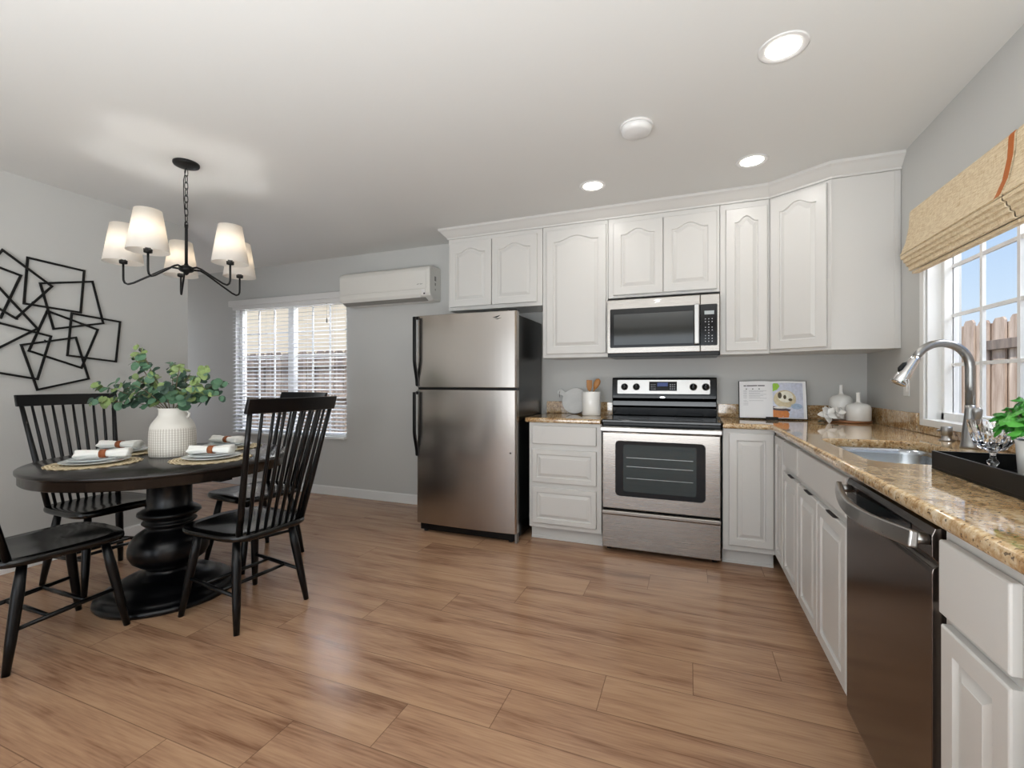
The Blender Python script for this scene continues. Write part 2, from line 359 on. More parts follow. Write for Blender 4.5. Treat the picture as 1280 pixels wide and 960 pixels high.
WX0, WX1, WZ0, WZ1 = -6.02, -4.42, .60, 2.05           # back window
KY0, KY1, KZ0, KZ1 = -2.52, -.905, .985, 2.03          # kitchen window
wall_y('wall_back', YB, YB+.14, XF, .14, [(WX0, WX1, WZ0, WZ1)], 'grey back wall with the blind-covered window and the wall cabinets')
wall_x('wall_right', 0, .14, YR, YB, [(KY0, KY1, KZ0, KZ1)], 'grey right wall holding the sink window')
wall_x('wall_left', XL-.12, XL, YR, YC, [], 'light grey left wall behind the black line art')
wall_x('wall_far', XF-.12, XF, YR, YB+.14, [(-1.3, -.2, .4, 2.2)], 'grey wall of the passage past the left wall')
wall_y('wall_rear', YR-.12, YR, XF, .14, [(-4.7, -.5, .2, 2.3)], 'grey wall behind the camera')
# baseboards
mb = MB().box(XF, YB-.014, 0, -3.16, YB-.0005, .085).box(XF, YB-.009, .085, -3.16, YB-.0005, .093)
struct('baseboard_back', mb, 'trim', bevel=.002, label='white baseboard along the back wall', cat='baseboard')
mb = MB().box(XL+.0005, YR+.001, 0, XL+.014, YC+.014, .085).box(XL+.0005, YR+.001, .085, XL+.009, YC+.009, .093).box(XL-.12, YC+.0005, 0, XL+.0005, YC+.014, .085)
struct('baseboard_left', mb, 'trim', bevel=.002, label='white baseboard along the left wall', cat='baseboard')

# back window (slider with grids)
mb = MB(); fw = .045; yA, yB_ = YB+.05, YB+.10
mb.box(WX0, yA, WZ0, WX1, yB_, WZ0+fw).box(WX0, yA, WZ1-fw, WX1, yB_, WZ1).box(WX0, yA, WZ0, WX0+fw, yB_, WZ1).box(WX1-fw, yA, WZ0, WX1, yB_, WZ1)
xm = (WX0+WX1)/2; mb.box(xm-.04, yA-.01, WZ0, xm+.04, yB_, WZ1)
wroot = struct('window_1', mb, 'trim', bevel=.003, label='white sliding window behind the horizontal blind', cat='window')
mb = MB()
for a, b_ in ((WX0+fw, xm-.04), (xm+.04, WX1-fw)):
    for k in (1, 2): x = a+(b_-a)*k/3; mb.box(x-.008, yA+.02, WZ0+fw, x+.008, yA+.034, WZ1-fw)
    for k in range(1, 5): z = WZ0+fw+(WZ1-WZ0-2*fw)*k/5; mb.box(a, yA+.021, z-.008, b_, yA+.033, z+.008)
struct('muntin', mb, 'trim', wroot)
struct('pane', box(WX0+fw, yA+.024, WZ0+fw, WX1-fw, yA+.03, WZ1-fw), 'glassy', wroot)

# kitchen window: two grid windows with a mullion, white jambs, casing, stool
mb = MB(); xA, xB = .055, .115; KM = -1.705; fw = .04
for a, b_ in ((KY0, KM-.03), (KM+.03, KY1)):
    mb.box(xA, a, KZ0, xB, b_, KZ0+fw).box(xA, a, KZ1-fw, xB, b_, KZ1).box(xA, a, KZ0, xB, a+fw, KZ1).box(xA, b_-fw, KZ0, xB, b_, KZ1)
mb.box(.0, KM-.03, KZ0, xB, KM+.03, KZ1)
kroot = struct('window_2', mb, 'trim', bevel=.004, label='white gridded window over the sink showing the wooden fence', cat='window')
mb = MB()
for a, b_ in ((KY0+fw, KM-.07), (KM+.07, KY1-fw)):
    ysx = (-1.189, -1.437) if b_ > -1.2 else (a+(b_-a)/3, a+(b_-a)*2/3)
    for y in ysx: mb.box(xA+.028, y-.009, KZ0+fw, xA+.042, y+.009, KZ1-fw)
    for z in (1.262, 1.505, 1.748): mb.box(xA+.029, a, z-.008, xA+.041, b_, z+.008)
struct('muntin', mb, 'trim', kroot)
mb = MB().box(xA+.033, KY0+fw, KZ0+fw, xA+.037, KM-.07, KZ1-fw).box(xA+.033, KM+.07, KZ0+fw, xA+.037, KY1-fw, KZ1-fw)
struct('pane', mb, 'glassy', kroot)
mb = MB().box(-.012, KY1, .93, .0-.0005, KY1+.045, KZ1+.05).box(-.012, KY0-.045, .93, -.0005, KY0, KZ1+.05).box(-.012, KY0, KZ1, -.0005, KY1, KZ1+.05)
struct('window_casing', mb, 'trim', kroot, bevel=.003)
mb = MB().box(-.022, KY0-.0, KZ0-.028, xA+.01, KY1, KZ0+.004).box(-.010, KY0, .9565, -.0005, KY1, KZ0-.028)
struct('window_stool', mb, 'trim', kroot, bevel=.004)
mb = MB().box(0.0005, KY1-.012, KZ0, xA, KY1-.0005, KZ1).box(0.0005, KY0+.0005, KZ0, xA, KY0+.012, KZ1).box(.0005, KY0+.012, KZ1-.012, xA, KY1-.012, KZ1-.0005)
struct('window_jamb', mb, 'trim', kroot)

# ------------------------------------------------------------------ outdoors
o = box(XF-6, -14, -.25, 14, 14, -.15).build('yard_ground', 'ground'); tag(o, 'bare grey-brown yard ground outside the windows', 'ground', kind='structure')
def board_fence(name, label, along, p0, p1, X, top, mtl, pitch=.2, wd=.185, face=-1, gap_fill=True, group=None):
    r = thing(name, label, 'fence', (0, 0, -.15)); mb = MB(); mb2 = MB(); k = 0; q = p0
    while q < p1:
        h = top+.15+random.uniform(-.025, .02); a, b_ = q, q+wd; c = .03
        poly = [(a, 0), (b_, 0), (b_, h-c), (b_-c, h), (a+c, h), (a, h-c)]
        f0 = X+random.uniform(-.004, .004)
        mb.prism(poly, 'x' if along == 'y' else 'y', f0, f0+.018)
        if gap_fill:
            a2 = q+wd-.03; b2 = q+pitch+.05; h2 = h-.03+random.uniform(-.02, .02)
            poly = [(a2, 0), (b2, 0), (b2, h2-c), (b2-c, h2), (a2+c, h2), (a2, h2-c)]
            mb.prism(poly, 'x' if along == 'y' else 'y', X+.024, X+.042)
        q += pitch+random.uniform(-.006, .006)
    for z in (.35, 1.05, 1.62):
        if along == 'y': mb2.box(X-.04, p0, z, X-.004, 1.72, z+.085) if z > 1.5 else mb2.box(X+.045, p0, z, X+.085, p1, z+.09)
        else: mb2.box(p0, X-.05, z, p1, X-.004, z+.085)
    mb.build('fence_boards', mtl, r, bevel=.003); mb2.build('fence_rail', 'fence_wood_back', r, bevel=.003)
board_fence('wooden_fence', 'weathered wooden board fence outside the sink window', 'y', -3.5, 5.5, 1.45, 1.775, 'fence_wood', pitch=.235, wd=.17)
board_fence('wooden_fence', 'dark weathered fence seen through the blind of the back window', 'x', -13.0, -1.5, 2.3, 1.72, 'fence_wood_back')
# tree top beyond the fence
def blob_tree(name, label, loc, r, h, n, sz):
    t_ = thing(name, label, 'tree', loc); MB().tube([(0, 0, 0), (.05, .02, h*.5), (0, 0, h*.85)], [.12, .09, .04]).build('trunk', 'bark', t_)
    mb = MB()
    for i in range(n):
        th = random.uniform(0, 2*PI); ph = math.acos(random.uniform(-1, 1)); rr = r*random.uniform(.5, 1)
        c_ = Vector((rr*math.sin(ph)*math.cos(th), rr*math.sin(ph)*math.sin(th), h+rr*.7*math.cos(ph)))
        a = Vector((random.uniform(-1, 1), random.uniform(-1, 1), random.uniform(-1, 1))).normalized(); b_ = a.cross(Vector((.3, .5, .8))).normalized(); s_ = sz*random.uniform(.6, 1.3)
        mb.add([c_-a*s_, c_+b_*s_*.45, c_+a*s_, c_-b_*s_*.45], [(0, 1, 2, 3)])
    mb.build('foliage', 'foliage', t_)
blob_tree('garden_tree', 'green leafy tree top peeking over the fence', (5.6, 8.0, -.15), 1.0, 1.95, 2600, .06)
# neighbour house behind the back fence
h_ = thing('neighbour_house', 'cream stucco house wall beyond the back fence', 'house', (-9.2, 6.2, -.15))
box(-6, 0, 0, .6, .4, 5.2).build('wall_panel', 'house', h_); box(.6, .8, 0, 4.6, 1.2, 5.2).build('wall_panel', 'house2', h_)['label'] = 'grey stucco side wall'
box(-6.3, -.5, 5.2, 5, 1.6, 5.35).build('eave', 'trim', h_)
box(2.2, .76, 2.6, 3.2, .8, 3.8).build('window_frame', 'trim', h_)

# ------------------------------------------------------------------ cabinets
def door_mb(w_, h_, arch=0., stile=.055, t_=.019, raise_=True, top=None):
    """door lying in the xz plane, origin lower-left, front towards -y (front at y=-t)"""
    top = stile if top is None else top; NA = 22 if arch else 1
    def bump(u):
        if not arch: return 0
        u = abs(u-.5)*2
        if u > .82: return 0
        return arch*(.5+.5*math.cos(PI*u/.82))**.85
    def loop(ins, y, tstile, bstile, sstile, a_scale=1):
        x0, x1, z0, z1 = sstile+ins, w_-sstile-ins, bstile+ins, h_-tstile-ins
        pts = [(x0, z0), (x1, z0)]
        for k in range(NA+1):
            u = 1-k/NA; pts.append((x0+(x1-x0)*u, z1+bump(u)*a_scale))
        return [(p[0], y, p[1]) for p in pts]
    def rect(ins, y): 
        x0, x1, z0, z1 = ins, w_-ins, ins, h_-ins; pts = [(x0, z0), (x1, z0)]
        for k in range(NA+1): u = 1-k/NA; pts.append((x0+(x1-x0)*u, z1))
        return [(p[0], y, p[1]) for p in pts]
    e_ = .004
    tst = top+arch
    loops = [rect(0, 0), rect(0, -t_+e_), rect(e_*.4, -t_+e_*.3), rect(e_, -t_)]
    if raise_:
        loops += [loop(0, -t_, tst, stile, stile), loop(.003, -t_+.0095, tst, stile, stile), loop(.009, -t_+.0105, tst, stile, stile), loop(.030, -t_+.0018, tst, stile, stile, .96), loop(.031, -t_+.0008, tst, stile, stile, .95)]
    mb = MB(); n = len(loops[0]); vs = [p for l in loops for p in l]; fs = []
    for i in range(len(loops)-1):
        for k in range(n): k2 = (k+1) % n; fs.append((i*n+k, i*n+k2, (i+1)*n+k2, (i+1)*n+k))
    fs.append(tuple(range(n-1, -1, -1))); last = (len(loops)-1)*n; fs.append(tuple(last+k for k in range(n)))
    mb.add(vs, fs); return mb
def put_door(root, x0, x1, z0, z1, arch=0., name='door', y=0., **kw):
    return door_mb(x1-x0, z1-z0, arch, **kw).build(name, 'cab', root, loc=(x0, y, z0))

UY = -.41; UF = 'white wall cabinets'
def upper(label, x0, x1, z0, z1, doors, depth=None):
    r = thing('wall_cabinet', label, 'cabinet', (x0, UY, z0)); w_ = x1-x0; d = (YB-.001)-UY if depth is None else depth
    hh = z1-z0
    mb = MB().box(.0005, .019, .02, .016, d, hh).box(w_-.016, .019, .02, w_-.0005, d, hh).box(.0005, .019, .0, w_-.0005, d, .02).box(.016, d-.01, .02, w_-.016, d, hh).box(.016, .019, hh-.02, w_-.016, d-.01, hh)
    mb.build('body', 'cab', r)
    fr = MB(); ds = sorted(doors); fr.box(.0005, 0, 0, w_-.0005, .019, .03).box(.0005, 0, ds[0][3]-z0-.02, w_-.0005, .019, hh)
    xs = [.0005]
    for dx0, dx1, dz0, dz1 in ds: xs += [dx0-x0+.012, dx1-x0-.012]
    xs.append(w_-.0005)
    for i in range(0, len(xs), 2): fr.box(xs[i], 0, .03, xs[i+1], .019, ds[0][3]-z0-.02)
    fr.build('face_frame', 'cab', r, bevel=.001)
    for dx0, dx1, dz0, dz1 in doors: put_door(r, dx0-x0, dx1-x0, dz0-z0, dz1-z0, arch=.038)
    return r
UT = CE-.001
upper('two-door white wall cabinet above the steel refrigerator', -3.04, -2.203, 1.783, 2.39, [(-3.02, -2.637, 1.812, 2.352), (-2.630, -2.245, 1.812, 2.352)])
upper('tall single-door white wall cabinet between refrigerator and microwave', -2.2, -1.692, 1.366, 2.39, [(-2.165, -1.704, 1.395, 2.355)])
upper('two-door white wall cabinet directly above the microwave', -1.69, -.932, 1.80, 2.39, [(-1.651, -1.303, 1.818, 2.352), (-1.297, -.95, 1.818, 2.352)])
upper('narrow single-door white wall cabinet right of the microwave', -.93, -.632, 1.366, 2.39, [(-.895, -.645, 1.388, 2.348)])
# diagonal corner cabinet
A = Vector((-.63, UY)); B = Vector((-.332, -.612)); dv = (B-A); Ld = dv.length; ang = math.atan2(dv.y, dv.x)
r = thing('corner_wall_cabinet', 'white corner wall cabinet with an angled door beside the window wall', 'cabinet', (A.x, A.y, 1.37), 0)
pts = [(0, 0), (dv.x, dv.y), (-A.x-.001, dv.y), (-A.x-.001, YB-.001-A.y), (0, YB-.001-A.y)]
MB().prism([(p[0]+.0, p[1]) for p in pts], 'z', 0, 1.02).build('body', 'cab', r, bevel=.0015)
dr = door_mb(Ld-.035, .985, .04).build('door', 'cab', r, loc=(math.cos(ang)*.012+math.sin(ang)*.0005, math.sin(ang)*.012-math.cos(ang)*.0005, .02), rot=(0, 0, ang))
MB().box(.292, dv.y-.005, 0, .30, dv.y-.0003, 1.015).build('corner_bead', 'cab', r)
MB().box(.598, dv.y-.006, 0, .616, dv.y-.0003, 1.015).build('scribe_molding', 'cab', r, bevel=.001)
# crown moulding following the cabinet fronts
path = [Vector((-3.04, YB-.001)), Vector((-3.04, UY)), Vector((-.63, UY)), Vector((-.332, -.612)), Vector((-.0005, -.612))]
prof = [(0, 0), (.008, 0), (.010, .012), (.022, .022), (.030, .030), (.052, .055), (.066, .066), (.068, .083), (0, .083)]
offs = []
for i, p in enumerate(path):
    ns = []
    for a, b_ in ((i-1, i), (i, i+1)):
        if 0 <= a and b_ < len(path): d = (path[b_]-path[a]).normalized(); ns.append(Vector((d.y, -d.x)))
    nn = ns[0] if len(ns) == 1 else (ns[0]+ns[1]).normalized()/max(.3, (ns[0]+ns[1]).normalized().dot(ns[0]))
    offs.append(nn)
mb = MB(); vs = []; fs = []; n_ = len(prof)
for p, o2 in zip(path, offs):
    for a, z in prof: vs.append((p.x+o2.x*a, p.y+o2.y*a, 2.3905+z))
for i in range(len(path)-1):
    for k in range(n_): k2 = (k+1) % n_; fs.append((i*n_+k, (i+1)*n_+k, (i+1)*n_+k2, i*n_+k2))
fs += [tuple(range(n_)), tuple((len(path)-1)*n_+k for k in range(n_-1, -1, -1))]
mb.add(vs, fs); o = mb.build('trim_1', 'cab'); tag(o, 'white crown moulding on top of the wall cabinets', 'molding', kind='structure')

# base cabinets -- local frame: front towards -y at y=0
def base_cab(name, label, loc, rot, w_, depth, fronts, toe=True, top=.879, open_=None):
    r = thing(name, label, 'cabinet', loc, rot)
    (MB().box(.0005, 0.019, .1, w_-.0005, depth, top) if open_ is None else MB().box(.0005, .019, .1, .016, depth, top).box(w_-.016, .019, .1, w_-.0005, depth, top).box(.016, .019, .1, w_-.016, depth, .118).box(.016, depth-.01, .118, w_-.016, depth, top)).build('body', 'cab', r)
    ff = MB(); zs = sorted({round(f[4], 3) for f in fronts}|{round(f[3], 3) for f in fronts})
    ff.box(.0005, 0, .1, w_-.0005, .0188, top); ff.build('face_frame', 'cab', r, bevel=.0015)
    if toe: MB().box(.0005, .06, 0, w_-.0005, .075, .0995).box(.0005, .053, 0, w_-.0005, .06, .018).build('toe_kick', 'cab', r)
    for kind, x0, x1, z0, z1 in fronts:
        if kind == 'slab': d = door_mb(x1-x0, z1-z0, 0, stile=.012, raise_=False).build('drawer', 'cab', r, loc=(x0, -.0003, z0), bevel=.003)
        elif kind == 'drawer': put_door(r, x0, x1, z0, z1, name='drawer', y=-.0003, stile=.036)
        else: put_door(r, x0, x1, z0, z1, name='door', y=-.0003, stile=.045)
    return r
FY = -.606
base_cab('base_cabinet', 'white three-drawer base cabinet between refrigerator and range', (-2.245, FY, 0), 0, .54, .52,
         [('slab', .027, .505, .722, .856), ('drawer', .027, .505, .437, .682), ('drawer', .027, .505, .134, .401)])
base_cab('base_cabinet', 'narrow white base cabinet with one tall door right of the range', (-.926, FY, 0), 0, .296, .52,
         [('door', .035, .288, .136, .853)])
FX = -.627
def run(y0, y1): return (FX, y1, 0), -PI/2, y1-y0     # local x runs towards -y, front towards -x
def run_cab(label, y1, y0, fronts, name='base_cabinet'):
    # y1 > y0 : starts at y1 going to y0 ; fronts given in world y (ya > yb)
    fr = [(k, y1-ya, y1-yb, z0, z1) for k, ya, yb, z0, z1 in fronts]
    r = base_cab(name, label, (FX, y1, 0), -PI/2, y1-y0, .60, fr, open_=True if 'false front' in label else None)
    for k, x0, x1, z0, z1 in fr:
        if k == 'door' and x1-x0 > .23:
            xm_ = (x0+x1)/2; MB().prism([(xm_-.06, z1+.0005), (xm_-.04, z1-.0035), (xm_+.04, z1-.0035), (xm_+.06, z1+.0005)], 'y', -.0196, -.006).build('finger_pull_shade', 'slot', r)['label'] = 'shade of a routed finger pull set in as a dark insert'  # dark insert colours in the shade of the routed recess
    return r
run_cab('narrow white corner filler cabinet in the inside corner of the counter', -.63, -.94, [('door', -.70, -.925, .136, .855)])
run_cab('white sink-run base cabinet with one slim drawer and door', -.942, -1.312, [('slab', -.962, -1.300, .722, .856), ('door', -.962, -1.300, .136, .690)])
run_cab('wide white sink cabinet with false front and two doors', -1.314, -2.034, [('slab', -1.332, -2.022, .722, .856), ('door', -1.332, -1.655, .136, .690), ('door', -1.668, -2.022, .136, .690)])
run_cab('white base cabinet nearest the camera right of the dishwasher', -2.611, -3.20, [('slab', -2.626, -2.852, .695, .848), ('door', -2.634, -2.852, .136, .675), ('slab', -2.905, -3.18, .695, .848), ('door', -2.905, -3.18, .136, .675)])

# ------------------------------------------------------------------ countertops
def slab(mb, x0, y0, x1, y1, z0=.8795, z1=.915): mb.box(x0, y0, z0, x1, y1, z1)
o = box(-2.272, FY-.032, .8795, -1.706, YB-.001, .915).build('countertop', 'granite', bevel=.012, seg=4)
tag(o, 'short speckled granite countertop between refrigerator and range', 'countertop')
o = box(-2.262, YB-.022, .9155, -1.706, YB-.0012, 1.015).build('backsplash', 'granite', bevel=.003)
tag(o, 'short granite backsplash strip behind the white crock', 'backsplash')
# L-shaped top with a sink cut-out (polygon with hole bridged through quads)
SX0, SX1, SY0, SY1 = -.565, -.185, -2.02, -1.33
outline = [(-.926, YB-.001), (-.926, FY-.032), (FX-.038, FY-.032), (FX-.038, -3.25), (-.0005, -3.25), (-.0005, YB-.001)]
hole = []
def rr(x0, y0, x1, y1, r_, n=6):
    out = []
    for cx_, cy_, a0 in ((x1-r_, y1-r_, 0), (x0+r_, y1-r_, 90), (x0+r_, y0+r_, 180), (x1-r_, y0+r_, 270)):
        for k in range(n+1): a = math.radians(a0+90*k/n); out.append((cx_+r_*math.cos(a), cy_+r_*math.sin(a)))
    return out
hole = rr(SX0, SY0, SX1, SY1, .075, 8)
def inset(pts, d):      # mitred inset of a clockwise/anticlockwise axis-aligned outline
    out = []; n_ = len(pts); ar = sum(pts[k][0]*pts[(k+1) % n_][1]-pts[(k+1) % n_][0]*pts[k][1] for k in range(n_)); sg = 1 if ar > 0 else -1
    for k in range(n_):
        p0, p1, p2 = Vector(pts[k-1]), Vector(pts[k]), Vector(pts[(k+1) % n_]); a, b_ = (p1-p0).normalized(), (p2-p1).normalized()
        na, nb = Vector((-a.y, a.x))*sg, Vector((-b_.y, b_.x))*sg; m_ = (na+nb).normalized(); out.append(p1+m_*(d/m_.dot(na)))
    return out
bm = bmesh.new(); RB = .014; lv_ = [(RB*(1-math.sin(a*PI/10)), .915-RB*(1-math.cos(a*PI/10))) for a in range(6)]
lv_ += [(q[0], .915+.8795-q[1]) for q in lv_[::-1]]
def loft(base, expand):
    rings = [[bm.verts.new((p[0], p[1], z)) for p in inset(base, d*expand)] for d, z in lv_]; n_ = len(base)
    for a, b_ in zip(rings[:-1], rings[1:]):
        for k in range(n_):
            f = bm.faces.new((a[k], a[(k+1) % n_], b_[(k+1) % n_], b_[k])); f.smooth = True
    return rings[0], rings[-1]
oa, ob = loft(outline, 1); ha_, hb_ = loft(hole, -.35)
for A_, B_ in ((oa, ha_), (ob, hb_)):
    ed = [bm.edges.get((l[k], l[(k+1) % len(l)])) for l in (A_, B_) for k in range(len(l))]
    bmesh.ops.triangle_fill(bm, use_beauty=True, use_dissolve=False, edges=ed)
bmesh.ops.recalc_face_normals(bm, faces=bm.faces)
for e_ in bm.edges:
    if len(e_.link_faces) == 2 and e_.link_faces[0].smooth and e_.link_faces[1].smooth and abs(e_.verts[0].co.z-e_.verts[1].co.z) > 1e-5 and e_.calc_face_angle(0) > 1: e_.smooth = False
for f in bm.faces:
    if abs(f.normal.z) > .999: f.smooth = False
me = bpy.data.meshes.new('countertop'); bm.to_mesh(me); bm.free(); me.materials.append(M['granite'])
o = bpy.data.objects.new('countertop', me); C.objects.link(o)
tag(o, 'long L-shaped speckled granite countertop around the sink', 'countertop')
mb = MB().box(-.926, YB-.022, .9155, -.0225, YB-.0012, 1.015)
o = mb.build('backsplash', 'granite', bevel=.003); tag(o, 'granite backsplash strip behind the open cookbook', 'backsplash')
mb = MB().box(-.022, -.855, .9155, -.0012, YB-.0012, 1.015).box(-.0195, KY0, .9155, -.0012, -.8555, .956)
o = mb.build('backsplash', 'granite', bevel=.003); tag(o, 'granite backsplash strip on the window wall', 'backsplash')
# sink bowl
sk = thing('kitchen_sink', 'undermount stainless steel sink bowl sunk in the granite countertop', 'sink', ((SX0+SX1)/2, (SY0+SY1)/2, .8785))
w2, h2 = (SX1-SX0)/2, (SY1-SY0)/2
levels = [(.012, 0, .08), (-.006, 0, .075), (-.010, -.02, .075), (-.018, -.15, .07), (-.04, -.178, .06), (-.09, -.184, .05)]
vs = []; fs = []; nn = None
for d, z, r_ in levels:
    l = rr(-w2-d, -h2-d, w2+d, h2+d, r_, 8); nn = len(l); vs += [(p[0], p[1], z) for p in l]
for i in range(len(levels)-1):
    for k in range(nn): k2 = (k+1) % nn; fs.append((i*nn+k, i*nn+k2, (i+1)*nn+k2, (i+1)*nn+k))
fs.append(tuple((len(levels)-1)*nn+k for k in range(nn)))
o = MB().add(vs, fs, True).build('bowl', 'steelw', sk); md = o.modifiers.new('solid', 'SOLIDIFY'); md.thickness = .0015; md.offset = 1
MB().lathe([(.045, -.1835), (.045, -.181), (.03, -.182), (.012, -.1825), (.0, -.1825)]).build('drain', 'chrome', sk)
# faucet
fa = thing('faucet', 'brushed nickel gooseneck pull-down faucet behind the sink', 'faucet', (-.092, -1.499, .9155))
MB().lathe([(.030, 0), (.031, .006), (.029, .012), (.027, .03), (.024, .07), (.019, .115), (.0165, .15), (.0165, .17)]).build('base', 'nickel', fa)
fd = Vector((-.2, -.035)).normalized(); rA = .098
pts = [Vector((0, 0, .165)), Vector((0, 0, .26)), Vector((0, 0, .318))]
for k in range(1, 15):
    a = PI*k/14*.86; c_ = rA*(1-math.cos(a)); pts.append(Vector((fd.x*c_, fd.y*c_, .318+rA*math.sin(a))))
MB().tube(pts, .0155, 16).build('neck', 'nickel', fa)
e0 = pts[-1]; dd = (pts[-1]-pts[-2]).normalized()
MB().tube([e0-dd*.003, e0+dd*.012, e0+dd*.07, e0+dd*.118, e0+dd*.122], [.0165, .018, .0225, .029, .026], 20).build('spray_head', 'chrome', fa)
bt = e0+dd*.055; sd = Vector((-fd.y, fd.x, 0)); nrm = dd.cross(sd).normalized()
if nrm.dot(Vector((fd.x, fd.y, 0))) < 0: nrm = -nrm
mb = MB(); mb.tube([bt+nrm*.016-dd*.022, bt+nrm*.021-dd*.012, bt+nrm*.024+dd*.012, bt+nrm*.022+dd*.024], [.004, .009, .010, .005], 10).build('spray_button', 'black_plastic', fa)
MB().tube([(0, -.01, .075), (0, -.045, .078)], [.013, .012], 14).tube([(0, -.042, .078), (-.006, -.06, .10), (-.012, -.075, .135), (-.014, -.079, .155), (-.015, -.08, .162)], [.006, .007, .014, .015, .008], 12, sq=(1, .55)).build('lever_handle', 'nickel', fa)
sp_ = thing('soap_dispenser', 'short brushed nickel soap dispenser left of the faucet', 'soap dispenser', (-.062, -1.249, .9155))
MB().lathe([(.026, 0), (.027, .004), (.019, .007), (.017, .022), (.0175, .024), (.020, .026), (.020, .060), (.018, .063), (0, .0635)]).build('pump_body', 'nickel', sp_)
MB().tube([(-.018, 0, .046), (-.03, .0, .046), (-.032, 0, .040)], [.006, .006, .005], 10).build('nozzle', 'nickel', sp_)
# outlet
ot = thing('wall_outlet', 'white outlet plate on the window wall beside the sink window', 'outlet', (-.0008, -.69, 1.16))
box(-.005, -.036, -.06, 0, .036, .06).build('cover_plate', 'white_plastic', ot, bevel=.002)
box(-.0085, -.018, -.035, -.0052, .018, .035).build('switch_rocker', 'white_plastic', ot, bevel=.001)

# ------------------------------------------------------------------ dishwasher
dw = thing('dishwasher', 'dark stainless steel dishwasher under the granite countertop', 'dishwasher', (FX-.006, -2.037, 0), -PI/2)
W_ = .568
MB().box(.003, .03, .08, W_-.003, .58, .872).build('tub_body', 'black_plastic', dw)
prof = [(.029, .10), (-.012, .10), (-.014, .112), (-.014, .765), (-.012, .775), (-.002, .783), (-.004, .79), (-.014, .80), (-.014, .845), (-.008, .862), (.029, .866)]
MB().prism(prof, 'x', .004, W_-.004).build('door_panel', 'steel_dw', dw, bevel=.0015)
box(.06, .07, .0, W_-.06, .09, .099).build('kick_plate', 'black_plastic', dw)
pts = []
for k in range(17):
    u = k/16; pts.append((.03+(W_-.036)*u, -.044-.036*math.sin(PI*u), .834-.012*math.sin(PI*u)))
mb = MB(); vs = []; fs = []
for p in pts:
    for a, b_ in ((-.010, -.018), (.008, -.020), (.010, .018), (-.006, .020)): vs.append((p[0], p[1]+a, p[2]+b_))
for i in range(16):
    for k in range(4): k2 = (k+1) % 4; fs.append((i*4+k, (i+1)*4+k, (i+1)*4+k2, i*4+k2))
fs += [(0, 1, 2, 3), (64, 67, 66, 65)]; mb.add(vs, fs).build('handle', 'steel_bright', dw, bevel=.004, seg=3)
for x in (.045, W_-.02): MB().tube([(x, -.042, .834), (x, -.0145, .834)], .012, 14).build('handle_post', 'nickel', dw)
box(.10, -.0155, .800, W_-.10, -.0142, .846).build('control_glass', 'black', dw)
MB().box(.05, -.0150, .832, .09, -.0142, .834).box(.05, -.0150, .826, .09, -.0142, .828).build('vent_mark', 'steel_bright', dw)

# ------------------------------------------------------------------ range
rg = thing('electric_range', 'freestanding stainless electric range with black glass cooktop', 'range', (-1.698, -.628, 0))
RW = .764
box(0.002, .03, .03, RW-.002, .52, .895).build('body', 'black_plastic', rg, bevel=.003)
mb = MB()
for x in (.04, RW-.04):
    for y in (.06, .48): mb.lathe([(.016, 0), (.016, .0295)], x, y, 12)
mb.build('levelling_feet', 'rubber', rg)
MB().box(0, -.018, .8955, RW, .49, .918).build('cooktop', 'black', rg, bevel=.006, seg=3)
mb = MB()
for cx_, cy_, r_ in ((.20, .13, .11), (.57, .13, .09), (.20, .37, .08), (.57, .37, .10)):
    mb.lathe([(r_, .9183), (r_, .9186), (r_-.004, .9186), (r_-.004, .9183)], cx_, cy_, 48, cap=False)
mb.build('burner_rings', 'slot', rg)
# oven door
dz0, dz1 = .305, .832
o = MB().box(.006, -.022, dz0, RW-.006, .0295, dz1).build('oven_door', 'steel', rg, bevel=.006, seg=3)
MB().prism(rr(.095, .395, RW-.095, .775, .03), 'y', -.0245, -.0221).build('oven_window_border', 'black', o, bevel=.001)
M['oven_glass'] = mat('oven_glass', '#0b201d', .03, coat=.3)
MB().prism(rr(.15, .43, RW-.15, .75, .015), 'y', -.0252, -.0246).build('oven_glass', 'oven_glass', o)
mb = MB()
for z in (.52, .60, .66): mb.box(.17, -.0256, z, RW-.17, -.0253, z+.003)
mb.build('rack_lines', 'nickel', o)
mb = MB().prism([(-.068, .842), (-.068, .868), (-.058, .874), (-.030, .872), (-.030, .840), (-.058, .838)], 'x', .0, RW)
mb.build('door_handle', 'steel_bright', rg, bevel=.003, seg=3)
mb = MB().box(.01, -.0305, .842, .04, .0295, .87).box(RW-.04, -.0305, .842, RW-.01, .0295, .87).build('handle_bracket', 'black_plastic', rg)
MB().prism([(.0295, .035), (-.022, .035), (-.022, .262), (-.040, .270), (-.040, .292), (-.024, .296), (.0295, .296)], 'x', .006, RW-.006).build('storage_drawer', 'steel', rg, bevel=.003)
# backguard
bgp = [(.49, .9185), (.455, .9185), (.452, .985), (.44, .992), (.44, 1.03), (.425, 1.055), (.425, 1.075), (.435, 1.20), (.445, 1.212), (.54, 1.212), (.54, .9185)]
MB().prism(bgp, 'x', .004, RW-.004).build('backguard', 'black', rg, bevel=.005, seg=3)
cp = MB().prism(rr(.045, .004, RW-.05, .112, .008), 'y', -.0025, 0).build('control_panel', 'steel_bright', rg, bevel=.0008, loc=(0, .4245, 1.083), rot=(-math.radians(4.6), 0, 0))
box(.285, -.0048, .028, .485, -.0027, .098).build('display_panel', 'black', cp, bevel=.001)
box(.345, -.0054, .062, .42, -.0049, .09).build('display_screen', 'display', cp)
mb = MB()
for i in range(3):
    for j in range(3): mb.box(.298+.013*i, -.0054, .040+.016*j, .305+.013*i, -.0049, .044+.016*j); mb.box(.435+.015*i, -.0054, .040+.016*j, .443+.015*i, -.0049, .046+.016*j)
